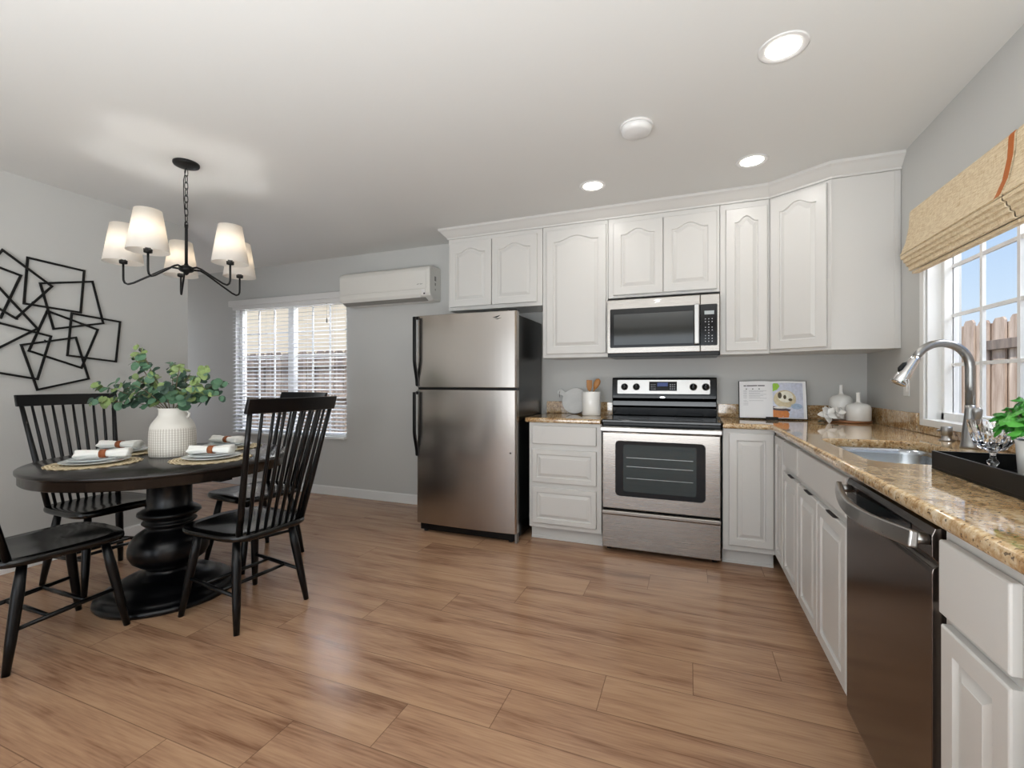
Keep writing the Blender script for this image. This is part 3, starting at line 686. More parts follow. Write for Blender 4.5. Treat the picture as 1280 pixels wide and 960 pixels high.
mb.build('button_marks', 'ink_l', cp)
for x in (.10, .19, .60, .685):
    k_ = MB().tube([(x, -.0027, .058), (x, -.006, .058)], [.027, .026], 28).build('knob_dial', 'nickel', cp)
    MB().tube([(x, -.0062, .058), (x, -.020, .058), (x, -.024, .058)], [.022, .020, .017], 28).box(x-.003, -.030, .040, x+.003, -.0235, .076).build('knob', 'black_plastic', cp)
    MB().box(x-.001, -.0306, .066, x+.001, -.0302, .075).build('knob_mark', 'ink_l', cp)
mb = MB().prism([(RW/2-.0+.020*math.cos(a*PI/12), 1.062+.008*math.sin(a*PI/12)) for a in range(24)], 'y', .4225, .4248)
mb.build('badge', 'chrome', rg, bevel=.001)

# ------------------------------------------------------------------ microwave
mw = thing('microwave', 'over-the-range stainless microwave with dark glass door', 'microwave', (-1.686, -.49, 1.36))
MW = .75
box(.0, .03, 0.0, MW, .408, .4195).build('body', 'black_plastic', mw, bevel=.003)
box(.0, 0, .025, .628, .0295, .412).build('door', 'steel', mw, bevel=.004, seg=3)
box(.630, 0, .025, MW, .0295, .412).build('control_side', 'steel', mw, bevel=.004, seg=3)
box(.01, .004, .0, MW-.01, .0295, .0245).build('vent_grille', 'black_plastic', mw, bevel=.002)
MB().prism(rr(.022, .065, .6275, .345, .008), 'y', -.0015, -.0001).build('glass_panel', 'black', mw, bevel=.0005)
M['mw_glass'] = mat('microwave_glass', '#2c2f2e', .05, coat=.3)
box(.05, -.0022, .085, .585, -.0016, .305).build('viewing_window', 'mw_glass', mw)
MB().prism(rr(.6305, .065, .735, .345, .008), 'y', -.0015, -.0001).build('keypad_panel', 'black', mw, bevel=.0005)
box(.655, -.0021, .275, .715, -.0016, .30).build('clock_display', 'lcd', mw)
mb = MB()
for i in range(3):
    for j in range(9):
        if j in (3, 6) and i != 1: continue
        mb.box(.658+.021*i, -.0020, .09+.019*j, .664+.021*i, -.0016, .096+.019*j)
mb.build('key_marks', 'ink_l', mw)
mb = MB().box(.590, -.042, .075, .622, -.030, .345); mb.build('handle', 'steel_bright', mw, bevel=.005, seg=3)
for z in (.10, .32): box(.597, -.0303, z-.01, .615, -.0002, z+.01).build('handle_post', 'steel_bright', mw)
mb = MB().prism([(.33, .375), (.37, .382), (.36, .39), (.345, .386)], 'y', -.0006, -.0001).prism([(.325, .392), (.345, .388), (.38, .396), (.35, .398)], 'y', -.0006, -.0001)
mb.build('brand_mark', 'chrome', mw)

# ------------------------------------------------------------------ refrigerator
fr = thing('refrigerator', 'top-freezer stainless refrigerator with black sides and handles', 'refrigerator', (-3.14, -.70, 0))
FW = .845
box(.003, .01, .03, FW-.003, .57, 1.675).build('cabinet', 'fridge_side', fr, bevel=.006)
def fdoor(name, z0, z1):
    xs = [0]+[.012+(FW-.024)*k/16 for k in range(17)]+[FW]
    front = []
    for k, x in enumerate(xs):
        u = x/FW*2-1; y = -.050-.013*(1-u*u)
        if k in (0, len(xs)-1): y = -.040
        front.append((x, y))
    poly = [(0, .0085)]+front+[(FW, .0085)]
    return MB().prism(poly, 'z', z0, z1, smooth=False).build(name, 'steel_fridge', fr, bevel=.004, seg=3)
d1 = fdoor('freezer_door', 1.136, 1.70); d2 = fdoor('fridge_door', .07, 1.118)
box(.004, -.03, 1.1185, FW-.004, .0085, 1.1355).build('door_gasket', 'black_plastic', fr)
box(.02, -.02, .012, FW-.02, .0085, .066).build('toe_grille', 'black_plastic', fr, bevel=.003)
mb = MB()
for x in (.06, FW-.06): mb.lathe([(.018, 0), (.018, .0115)], x, .0, 12).lathe([(.018, 0), (.018, .0295)], x, .5, 12)
mb.build('levelling_feet', 'rubber', fr)
box(FW-.018, -.036, .0, FW-.002, .009, .068).build('hinge_foot', 'nickel', fr, bevel=.002)
box(FW-.07, -.03, 1.7005, FW-.005, .03, 1.712).build('hinge_cover', 'black_plastic', fr, bevel=.003)
def fhandle(z0, z1, par):
    n_ = 14; mb = MB(); vs = []; fs = []
    for k in range(n_+1):
        u = k/n_; z = z0+(z1-z0)*u; q_ = min(1, u/.4); d = .006+.040*(3*q_*q_-2*q_**3)
        for a, b_ in ((-.004, -d-.012), (.022, -d-.012), (.022, -d+.006), (-.004, -d+.006)): vs.append((a, -.044+b_, z))
    for i in range(n_):
        for k in range(4): k2 = (k+1) % 4; fs.append((i*4+k, (i+1)*4+k, (i+1)*4+k2, i*4+k2))
    fs += [(0, 1, 2, 3), (n_*4+3, n_*4+2, n_*4+1, n_*4)]
    mb.add(vs, fs).build('handle', 'black_plastic', par, bevel=.004, seg=3)
    MB().box(.0, -.062, z0-.005, .024, -.042, z0+.02).box(.0, -.062, z1-.02, .024, -.042, z1+.005).build('handle_mount', 'black_plastic', par, bevel=.002)
fhandle(1.15, 1.69, d1); fhandle(.60, 1.10, d2)
mb = MB().prism([(.66, 1.655), (.69, 1.662), (.72, 1.668), (.695, 1.652)], 'y', -.0604, -.0560).prism([(.665, 1.650), (.70, 1.645), (.73, 1.650), (.70, 1.640)], 'y', -.0600, -.0555)
mb.build('brand_mark', 'slot', d1)
MB().tube([(.80, -.0530, .66), (.80, -.0550, .66)], .006, 12).build('bolt', 'slot', d2)

# ------------------------------------------------------------------ air conditioner
ac = thing('air_conditioner', 'white wall-mounted split air conditioner above the window', 'air conditioner', (-4.333, YB-.001, 1.93))
AW = 1.025
prof = [(0, .0), (0, .31), (-.03, .315), (-.16, .31), (-.19, .295), (-.2, .27), (-.198, .06), (-.185, .035), (-.12, .0)]
MB().prism(prof, 'x', 0, AW).build('body', 'ac', ac, bevel=.01, seg=3)
MB().prism([(-.2005, .27), (-.2035, .262), (-.2035, .10), (-.1995, .095), (-.1985, .27)], 'x', .02, AW-.035).build('front_panel', 'ac', ac, bevel=.002)
MB().prism([(-.1995, .088), (-.203, .085), (-.201, .05), (-.187, .022), (-.180, .022), (-.1985, .06)], 'x', .03, AW-.10).build('louver', 'ac', ac, bevel=.001)
MB().prism([(-.178, .018), (-.124, -.003), (-.12, .002), (-.176, .024)], 'x', .03, AW-.06).build('air_outlet', 'ac_dark', ac)
box(AW-.085, -.2045, .04, AW-.045, -.2002, .088).build('sensor_window', 'white_plastic', ac, bevel=.001)
box(AW-.062, -.2052, .045, AW-.045, -.2046, .058).build('indicator', 'slot', ac)
mb = MB()
for k in range(5): mb.box(AW-.13+.012*k, -.2042, .135+.003*(k % 3), AW-.122+.012*k, -.2036, .143+.002*(k % 2))
mb.build('brand_mark', 'ac_dark', ac)
mb = MB()
for z, s_ in ((.20, .03), (.15, .018), (.10, .012)):
    mb.box(AW+.0001, -.10-s_/2, z-s_*.7, AW+.0006, -.10+s_/2, z+s_*.7)
mb.build('side_sticker', 'ac_dark', ac)

# ------------------------------------------------------------------ horizontal blind on the back window
bl = thing('window_blind', 'white horizontal slat blind over the back window', 'blind', (-5.995, YB-.001, 0))
BW = 1.60
box(-.05, -.075, 2.04, BW+.045, 0, 2.105).build('valance', 'white_plastic', bl, bevel=.004)
box(.0, -.06, 2.0, BW, -.012, 2.0395).build('headrail', 'white_plastic', bl)
mb = MB(); nsl = 33; z0 = .625; pz = (1.985-z0)/nsl; ta = math.radians(14)
for k in range(nsl):
    z = z0+pz*(k+.5); y0 = -.036
    c_, s_ = math.cos(ta)*.024, math.sin(ta)*.024
    q = [(y0-c_, z-s_-.0012), (y0, z-.0012+.001), (y0+c_, z+s_-.0012), (y0+c_, z+s_+.0012), (y0, z+.0012+.001), (y0-c_, z-s_+.0012)]
    mb.prism(q, 'x', .0, BW)
mb.build('slats', 'blind', bl)
box(0, -.058, .592, BW, -.012, .612).build('bottom_rail', 'white_plastic', bl, bevel=.003)
mb = MB()
for x in (.14, .53, 1.07, 1.46):
    for y in (-.0625, -.0105): mb.box(x-.0012, y-.0006, .60, x+.0012, y+.0006, 2.0)
mb.build('ladder_cords', 'white_plastic', bl)
MB().tube([(1.38, -.064, 2.0), (1.38, -.066, 1.84)], .0012, 6).lathe([(.001, 1.845), (.006, 1.835), (.009, 1.80), (.008, 1.795), (0, 1.795)], 1.38, -.066, 12).build('cord_tassel', 'ac_dark', bl)

# ------------------------------------------------------------------ bamboo shades
def shade(label, y0, y1, x_off=0):
    r = thing('roman_shade', label, 'window shade', (-.001, 0, 0))
    X = -x_off
    panel = [(X-.014, 2.065), (X-.055, 2.065), (X-.060, 2.055), (X-.064, 1.98), (X-.078, 1.90), (X-.098, 1.845), (X-.102, 1.838), (X-.096, 1.834), (X-.072, 1.90), (X-.058, 1.98), (X-.052, 2.05), (X-.014, 2.058)]
    MB().prism(panel, 'x' if 0 else 'y', 0, 0) if 0 else None
    def pr(name, poly, mtl, a, b_):
        mb = MB(); n_ = len(poly)
        vs = [(p[0], a, p[1]) for p in poly]+[(p[0], b_, p[1]) for p in poly]
        fs = [tuple(range(n_)), tuple(range(2*n_-1, n_-1, -1))]+[(i, i+n_, (i+1) % n_+n_, (i+1) % n_) for i in range(n_)]
        return mb.add(vs, fs).build(name, mtl, r)
    pr('valance_panel', panel, 'bamboo', y0, y1)
    # folded stack underneath: nested loops
    for i, (xf, zt, zb) in enumerate(((.100, 1.832, 1.812), (.088, 1.815, 1.793), (.078, 1.796, 1.775), (.066, 1.778, 1.752))):
        poly = [(X-.02, zt+.02), (X-xf+.012, zt+.004), (X-xf, zt-.002), (X-xf+.002, zb+.004), (X-xf+.012, zb), (X-.02, zb+.016), (X-.02, zb+.020), (X-xf+.012, zb+.005), (X-xf+.006, zb+.007), (X-xf+.005, zt-.005), (X-xf+.012, zt), (X-.02, zt+.016)]
        pr('fold', poly, 'bamboo', y0, y1)
    pr('lining', [(X-.018, 2.055), (X-.012, 2.055), (X-.012, 1.745), (X-.018, 1.745)], 'backing', y0+.004, y1-.004)
    pr('bottom_bar', [(X-.02, 1.755), (X-.05, 1.750), (X-.05, 1.738), (X-.02, 1.740)], 'bamboo', y0, y1)
    pr('headrail', [(X-.0, 2.054), (X-.0, 2.02), (X-.0115, 2.02), (X-.0115, 2.054)], 'white_plastic', y0, y1)
    tp = [(p[0]-.0012, p[1]) for p in panel[1:7]]+[(p[0]+.0002, p[1]) for p in panel[6:0:-1]]
    pr('edge_tape', tp, 'tape', y0, y0+.03)
    return r
shade('woven bamboo roman shade with orange edge tape over the sink window', -1.70, -.885)
shade('second woven bamboo roman shade at the right picture edge', -2.55, -1.715)

# ------------------------------------------------------------------ recessed lights and smoke detector
def down(x, y, label):
    r = thing('recessed_light', label, 'ceiling light', (x, y, CE-.0005), 0)
    MB().lathe([(.088, 0), (.088, -.003), (.082, -.005), (.062, -.002), (.062, 0)], cap=False, seg=48).build('trim_ring', 'white_plastic', r)
    MB().lathe([(.061, -.0008), (.061, -.0022), (0, -.0022)], cap=True, seg=40).build('lens', 'downlight', r)
    d = bpy.data.lights.new('downlight_lamp', 'AREA'); d.shape = 'DISK'; d.size = .11; d.energy = 1.2; d.color = (1, .98, .95)
    o = bpy.data.objects.new('downlight_lamp', d); C.objects.link(o); o.parent = r; o.location = (0, 0, -.004)
    return r
down(-.79, -1.81, 'round recessed ceiling light nearest the camera')
down(-.785, -.84, 'round recessed ceiling light above the corner cabinets')
down(-1.722, -.84, 'round recessed ceiling light above the range')
sd_ = thing('smoke_detector', 'white round smoke detector on the kitchen ceiling', 'smoke detector', (-1.378, -1.461, CE-.0005))
MB().lathe([(.082, 0), (.082, -.008), (.078, -.01)], seg=40).build('mounting_base', 'white_plastic', sd_)
MB().lathe([(.074, -.0102), (.077, -.016), (.072, -.034), (.060, -.042), (0, -.045)], seg=40).build('cover', 'white_plastic', sd_)

# ------------------------------------------------------------------ chandelier
ch = thing('chandelier', 'black five-arm chandelier with white fabric shades over the table', 'chandelier', (-3.906, -2.02, CE-.0005))
MB().lathe([(0, -.028), (.012, -.027), (.04, -.022), (.064, -.016), (.067, -.010), (.067, 0)], seg=36).build('canopy', 'iron', ch)
z = -.03; i = 0; mb = MB()
while z > -.355:
    pts = []
    for k in range(13):
        a = 2*PI*k/12; u, v_ = .0095*math.cos(a), .0215*math.sin(a)+.009*(1 if math.sin(a) > 0 else -1)*abs(math.sin(a))**.3
        pts.append((u, 0, z-.026+v_*.8) if i % 2 else (0, u, z-.026+v_*.8))
    mb.tube(pts, .0022, 8, cap=False); z -= .039; i += 1
mb.build('chain', 'iron', ch)
MB().tube([(0, 0, -.03), (-.012, -.008, -.10), (-.013, -.006, -.22), (-.004, 0, -.36)], .0022, 8).build('cord', 'iron', ch)
MB().tube([(0, 0, -.362), (0, 0, -.375), (0, 0, -.60)], [.005, .008, .008], 12).build('stem', 'iron', ch)
MB().lathe([(0, -.665), (.008, -.66), (.016, -.648), (.030, -.643), (.038, -.636), (.038, -.618), (.028, -.612), (.012, -.604), (.009, -.595), (0, -.595)], seg=32).build('hub', 'iron', ch)
for a in (-142, -65, 8.5, 81, 152):
    a = math.radians(a); c_, s_ = math.cos(a), math.sin(a)
    P_ = [(.025, -.628), (.075, -.622), (.105, -.634), (.20, -.690), (.262, -.726), (.288, -.735), (.303, -.728), (.309, -.712), (.31, -.69), (.31, -.62)]
    sm_ = []
    for j in range(len(P_)-1):
        for t_ in (0, .5): sm_.append((P_[j][0]*(1-t_)+P_[j+1][0]*t_, P_[j][1]*(1-t_)+P_[j+1][1]*t_))
    sm_.append(P_[-1])
    ar = MB().tube([(c_*q[0], s_*q[0], q[1]) for q in sm_], .0055, 10).build('arm', 'iron', ch)
    x, y = c_*.31, s_*.31
    MB().lathe([(.006, -.622), (.019, -.618), (.02, -.6), (.012, -.597), (.011, -.56), (0, -.56)], x, y, 20).build('socket', 'iron', ar)
    sh = MB().lathe([(.094, -.612), (.061, -.396)], x, y, 48, cap=False).build('lamp_shade', 'shade', ar)
    md = sh.modifiers.new('solid', 'SOLIDIFY'); md.thickness = .0016
    MB().lathe([(0, -.559), (.011, -.555), (.026, -.52), (.030, -.495), (.022, -.468), (0, -.458)], x, y, 20).build('bulb', 'bulb', ar)
    d = bpy.data.lights.new('bulb_lamp', 'POINT'); d.energy = 6; d.shadow_soft_size = .034; d.color = (1, .98, .96)
    o = bpy.data.objects.new('bulb_lamp', d); C.objects.link(o); o.parent = ch; o.location = (x, y, -.505)

# ------------------------------------------------------------------ wall art
wa = thing('wall_art', 'black metal wall art of overlapping irregular squares', 'wall art', (XL+.001, -2.2, 1.55))
quads = [[(-2.255, 1.967), (-1.965, 1.949), (-1.985, 1.657), (-2.272, 1.673)], [(-2.197, 1.815), (-1.921, 1.883), (-1.858, 1.598), (-2.131, 1.528)],
         [(-2.039, 1.643), (-1.758, 1.62), (-1.784, 1.327), (-2.062, 1.357)], [(-2.16, 1.643), (-1.888, 1.549), (-1.98, 1.275), (-2.249, 1.376)],
         [(-2.287, 1.41), (-2.014, 1.482), (-1.943, 1.201), (-2.211, 1.128)], [(-2.373, 1.982), (-2.142, 1.806), (-2.314, 1.573), (-2.52, 1.711)],
         [(-2.56, 1.928), (-2.287, 1.846), (-2.376, 1.57), (-2.62, 1.631)], [(-2.447, 1.833), (-2.211, 1.521), (-2.467, 1.322), (-2.66, 1.604)],
         [(-2.481, 1.559), (-2.147, 1.477), (-2.213, 1.196), (-2.55, 1.267)], [(-2.78, 1.80), (-2.52, 1.86), (-2.47, 1.62), (-2.74, 1.55)], [(-2.82, 1.50), (-2.53, 1.47), (-2.56, 1.21), (-2.84, 1.25)]]
for qi, q in enumerate(quads):
    x0 = .004+.006*(qi % 3); wd = .0065; d_ = .006; mb = MB()
    cy_ = sum(p[0] for p in q)/4; cz_ = sum(p[1] for p in q)/4
    def off_(q, w_):
        out = []
        for i in range(4):
            p0, p1, p2 = Vector(q[i-1]), Vector(q[i]), Vector(q[(i+1) % 4]); a = (p1-p0).normalized(); b_ = (p2-p1).normalized()
            na, nb = Vector((-a.y, a.x)), Vector((-b_.y, b_.x)); nn = (na+nb).normalized(); k = w_/max(.35, nn.dot(na)); out.append(p1+nn*k)
        return out
    A_, B_ = off_(q, wd), off_(q, -wd)
    vs = [(x0+dx, p.x+2.2, p.y-1.55) for dx in (0, d_) for l in (A_, B_) for p in l]
    fs = []
    for i in range(4):
        j = (i+1) % 4; fs += [(i, j, 4+j, 4+i), (8+i, 12+i, 12+j, 8+j), (i, 8+i, 8+j, j), (4+i, 4+j, 12+j, 12+i)]
    mb.add(vs, fs).build('square_outline', 'iron', wa)
mb = MB()
for y, z in ((-.03, .14), (-.1, .02), (.03, -.1), (-.28, .13)): mb.tube([(-.0005, y, z), (.005, y, z)], .004, 8)
mb.build('wall_pin', 'iron', wa)

# ------------------------------------------------------------------ dining table
TX, TY = -3.86, -2.14
tb = thing('dining_table', 'round dark pedestal dining table set for four', 'table', (TX, TY, 0))
MB().lathe([(.0, .692), (.582, .692), (.587, .697), (.587, .736), (.590, .739), (.595, .741), (.597, .745), (.597, .756), (.590, .760), (0, .760)], seg=96).build('tabletop', 'table', tb)
pp = [(.0, .0), (.322, .0), (.330, .010), (.328, .022), (.315, .030), (.305, .034), (.300, .042), (.285, .054), (.262, .060), (.250, .066), (.240, .080), (.205, .098), (.165, .108), (.145, .112), (.138, .120), (.118, .126), (.106, .140), (.106, .150), (.118, .158), (.140, .172), (.170, .196), (.186, .228), (.189, .262), (.180, .298), (.155, .334), (.122, .358), (.108, .368), (.106, .378), (.118, .386), (.128, .396), (.126, .404), (.110, .410), (.112, .420), (.132, .430), (.148, .444), (.146, .456), (.128, .468), (.112, .476), (.104, .490), (.104, .60), (.115, .62), (.14, .65), (.145, .6915), (.0, .6915)]
MB().lathe([(a, b_+.002) if b_ else (a, .0) for a, b_ in pp], seg=72).build('pedestal', 'pedestal', tb)
mb = MB()
for a in (0, PI/2): 
    c_, s_ = math.cos(a), math.sin(a)
mb.box(-.45, -.035, .655, .45, .035, .6915); mb.box(-.035, -.45, .655, .035, -.146, .6915); mb.box(-.035, .146, .655, .035, .45, .6915)
mb.build('top_brace', 'pedestal', tb)

# ------------------------------------------------------------------ chairs
def make_chair():
    r = thing('dining_chair', '', 'chair')
    # seat: saddle-shaped outline
    out = []
    NS = 56
    for k in range(NS):
        a = 2*PI*k/NS; c_, s_ = math.cos(a), math.sin(a); ex_ = .42
        x = abs(c_)**ex_*(1 if c_ > 0 else -1); y = abs(s_)**ex_*(1 if s_ > 0 else -1)
        y_ = -.005+y*.235; hw = .232-.02*(1-(y+1)/2)
        out.append((x*hw, y_))
    vs = []; fs = []; rings = [(.955, .424), (.99, .430), (1., .438), (.995, .450), (.97, .4565), (.80, .4545), (.55, .450), (.25, .4475)]
    for s_, z in rings:
        for x, y in out:
            dip = 0
            if s_ < .9: dip = 0
            lift = .010*max(0, y/.235)*(1-abs(x)/.24)*(1 if z > .445 and s_ < .99 else 0)*(1 if s_ > .3 else .5)
            vs.append((x*s_, y*s_, z+lift))
    for i in range(len(rings)-1):
        for k in range(NS): k2 = (k+1) % NS; fs.append((i*NS+k, i*NS+k2, (i+1)*NS+k2, (i+1)*NS+k))
    fs.append(tuple(range(NS-1, -1, -1))); fs.append(tuple((len(rings)-1)*NS+k for k in range(NS)))
    MB().add(vs, fs, True).build('seat', 'chair_seat', r)
    # top rail, bowed backwards
    n_ = 16; vs = []; fs = []
    for k in range(n_+1):
        u = k/n_*2-1; x = .252*u; bow = -.035*(1-u*u)
        for dy, z in ((-.011, 1.034), (.011, 1.034), (.002, 1.102), (-.018, 1.102)): vs.append((x, -.345+bow+dy-(.012 if z > 1.05 else 0), z))
    for i in range(n_):
        for k in range(4): k2 = (k+1) % 4; fs.append((i*4+k, (i+1)*4+k, (i+1)*4+k2, i*4+k2))
    fs += [(0, 1, 2, 3), (n_*4+3, n_*4+2, n_*4+1, n_*4)]
    MB().add(vs, fs).build('top_rail', 'chair', r, bevel=.005, seg=3)
    def bk(u, z0=.45, z1=1.036):      # points of a back member at lateral parameter u in -1..1
        b0 = Vector((.175*u, -.195-.025*(1-u*u), z0)); b1 = Vector((.228*u, -.345-.035*(1-u*u), z1))
        return b0, b1
    for u in (-1, 1):
        a, b_ = bk(u); MB().tube([a, a.lerp(b_, .35), a.lerp(b_, .7), b_], [.0145, .015, .0125, .011], 12).build('back_post', 'chair', r)
    for k in range(8):
        u = -1+2*(k+1)/9; a, b_ = bk(u); MB().tube([a, a.lerp(b_, .4), a.lerp(b_, .75), b_], [.0075, .0095, .008, .0065], 10).build('spindle', 'chair', r)
    feet = {}
    for sx_ in (-1, 1):
        for sy_, ty, fy, fx_ in ((1, .145, .212, .200), (-1, -.140, -.208, .196)):
            t_ = Vector((sx_*.150, ty, .428)); f_ = Vector((sx_*fx_, fy, 0)); feet[(sx_, sy_)] = (t_, f_)
            MB().tube([t_, t_.lerp(f_, .3), t_.lerp(f_, .7), f_], [.0165, .021, .0185, .013], 14).build('leg', 'chair', r)
    def on(k, z): t_, f_ = feet[k]; return t_.lerp(f_, (t_.z-z)/t_.z)
    side = {}
    for sx_ in (-1, 1):
        a, b_ = on((sx_, 1), .19), on((sx_, -1), .165); side[sx_] = (a, b_)
        MB().tube([a, a.lerp(b_, .5), b_], [.008, .011, .008], 10).build('stretcher', 'chair', r)
    for u in (.33, .68):
        a, b_ = side[-1][0].lerp(side[-1][1], u), side[1][0].lerp(side[1][1], u)
        MB().tube([a, a.lerp(b_, .5), b_], [.007, .0105, .007], 10).build('stretcher', 'chair', r)
    return r
proto = make_chair()
spots = [(-3.87, -2.665, 0, 'black spindle-back dining chair cut off at the left picture edge'),
         (-3.285, -2.12, PI/2-.06, 'black spindle-back dining chair nearest the refrigerator, its back to the camera side'),
         (-3.85, -1.60, PI-.13, 'black spindle-back dining chair in front of the blind-covered window'),
         (-4.42, -2.165, -PI/2, 'black spindle-back dining chair against the left wall below the line art')]
for i, (x, y, a, lb) in enumerate(spots):
    o = proto if i == 0 else copy_tree(proto)
    o.location = (x, y, 0); o.rotation_euler = (0, 0, a); o['label'] = lb; o['group'] = 'dining chairs around the round table'

# ------------------------------------------------------------------ place settings
RV = Vector((math.cos(.3698), math.sin(.3698), 0))
def mat_proto():
    mb = MB(); n_ = 96; vs = []; fs = []
    rings = [(0, .0045), (.16, .0045), (.178, .005), (.19, .0035), (.188, 0), (0, 0)]
    for j, (r_, z) in enumerate(rings):
        for k in range(n_):
            a = 2*PI*k/n_; w_ = (1+.022*math.sin(a*24)) if r_ > .15 else 1; vs.append((r_*w_*math.cos(a), r_*w_*math.sin(a), z+.001*math.sin(a*24+1)*(1 if 1 < j < 4 else 0)))
    for j in range(len(rings)-1):
        for k in range(n_): k2 = (k+1) % n_; fs.append((j*n_+k, j*n_+k2, (j+1)*n_+k2, (j+1)*n_+k))
    return mb.add(vs, fs, True).build('placemat', 'seagrass')
def plate_proto(name, r_, mtl):
    return MB().lathe([(0, .003), (r_*.60, .003), (r_*.66, .0045), (r_*.9, .011), (r_, .0135), (r_*1.003, .0125), (r_*.9, .0075), (r_*.64, .0), (0, 0)], seg=64).build(name, mtl)
def napkin_proto():
    r = thing('rolled_napkin', '', 'napkin')
    n_ = 36; sg = 28; vs = []; fs = []
    for i in range(n_+1):
        u = i/n_*2-1; x = .108*u; wy = .021+.024*abs(u)**1.1; wz = .0165+.008*abs(u)
        for k in range(sg):
            a = 2*PI*k/sg; cr_ = 1+.10*math.sin(5*a+u*2.0)*min(1, abs(u)*1.6)
            e_ = 1 if abs(u) < .97 else .93
            vs.append((x+.004*math.sin(3*a)*(1 if abs(u) > .95 else 0), wy*cr_*e_*math.cos(a), .0165+wz*cr_*e_*math.sin(a)*(1 if math.sin(a) > 0 else .9)))
    for i in range(n_):
        for k in range(sg): k2 = (k+1) % sg; fs.append((i*sg+k, i*sg+k2, (i+1)*sg+k2, (i+1)*sg+k))
    fs += [tuple(range(sg)), tuple(n_*sg+k for k in range(sg-1, -1, -1))]
    MB().add(vs, fs, True).build('cloth', 'napkin', r)
    q = []; 
    vs = []; fs = []
    for x in (-.014, .014):
        for rr_ in (.0255, .0275):
            for k in range(28): a = 2*PI*k/28; vs.append((x, rr_*math.cos(a), .0165+rr_*.80*math.sin(a)))
    def R_(j, k): return j*28+(k % 28)
    for k in range(28): fs += [(R_(0, k), R_(0, k+1), R_(2, k+1), R_(2, k)), (R_(1, k), R_(3, k), R_(3, k+1), R_(1, k+1)), (R_(0, k), R_(1, k), R_(1, k+1), R_(0, k+1)), (R_(2, k), R_(2, k+1), R_(3, k+1), R_(3, k))]
    MB().add(vs, fs, True).build('napkin_ring', 'leather', r)['label'] = 'tan leather napkin ring'
    return r
pm, dp, sp2, nk = mat_proto(), plate_proto('dinner_plate', .138, 'plate_rim'), plate_proto('salad_plate', .108, 'plate'), napkin_proto()
sets = [(-3.965, -2.435, .76, 'at the left front seat', 'nearest the camera'), (-3.545, -2.12, .45, 'at the seat nearest the refrigerator', 'right of the vase'),
        (-4.25, -2.17, .37, 'at the left wall seat', 'left of the vase'), (-3.885, -1.775, .07, 'at the window seat', 'behind the vase')]
for i, (x, y, a, s1, s2) in enumerate(sets):
    for base, nm, z, cat in ((pm, 'round woven seagrass placemat ', .7605, 'placemat'), (dp, 'white dinner plate ', .7657, 'plate'), (sp2, 'pale blue-grey salad plate ', .7765, 'plate'), (nk, 'rolled white napkin in tan ring ', .7945, 'napkin')):
        o = base if i == 0 else copy_tree(base)
        k_ = .045 if cat == 'napkin' and i == 0 else 0
        o.location = (x+RV.x*k_, y+RV.y*k_, z); o.rotation_euler = (0, 0, a); tag(o, nm+s1+' '+s2, cat, {'placemat': 'woven placemats', 'napkin': 'rolled napkins'}.get(cat, 'stacked plates')+' on the round table')

# vase + eucalyptus
VX, VY = -3.875, -2.115
vz = thing('ceramic_vase', 'cream ceramic vase with scored grid pattern on the round table', 'vase', (VX, VY, .7605))
MB().lathe([(0, 0), (.105, 0), (.110, .006), (.112, .04), (.111, .13), (.108, .158), (.100, .182), (.085, .205), (.072, .222), (.067, .232), (.067, .258), (.071, .266), (.069, .270), (.062, .266), (.060, .235), (.085, .19), (.10, .15), (.10, .02), (0, .012)], seg=64).build('vase_body', 'vase', vz)
MB().tube([(.062, 0, .252), (.082, 0, .250), (.090, 0, .236), (.086, 0, .222), (.074, 0, .215)], .006, 10).build('vase_handle', 'vase', vz, rot=(0, 0, .45))
eu = thing('eucalyptus_bouquet', 'leafy green eucalyptus stems standing in the cream vase', 'plant', (VX, VY, .7605))
RV = Vector((math.cos(.3698), math.sin(.3698), 0)); FV = Vector((-math.sin(.3698), math.cos(.3698), 0))
tips = [(-.46, .40, .0), (-.40, .30, -.06), (-.26, .57, .03), (-.15, .61, -.05), (-.05, .53, .06), (.06, .50, -.03), (.14, .49, .08), (.22, .47, -.05), (.28, .42, .02), (.29, .34, -.03), (.20, .36, -.10), (-.22, .40, -.11), (-.10, .40, -.15), (.05, .40, -.14), (-.30, .44, .10), (.0, .47, .14), (.14, .40, .14)]
stems = MB(); lv = [MB(), MB(), MB()]
def leaf(mb, c, nrm, up, rr_):
    n_ = 10; s_ = nrm.cross(up).normalized(); u_ = s_.cross(nrm).normalized(); vs = [c]
    for k in range(n_): 
        a = 2*PI*k/n_; q = 1.12 if abs(a-PI/2) < .4 else 1
        cup = .12*rr_*math.cos(2*a); vs.append(c+s_*rr_*.92*math.cos(a)+u_*rr_*q*math.sin(a)+nrm*cup)
    mb.add(vs, [(0, 1+k, 1+(k+1) % n_) for k in range(n_)], True)
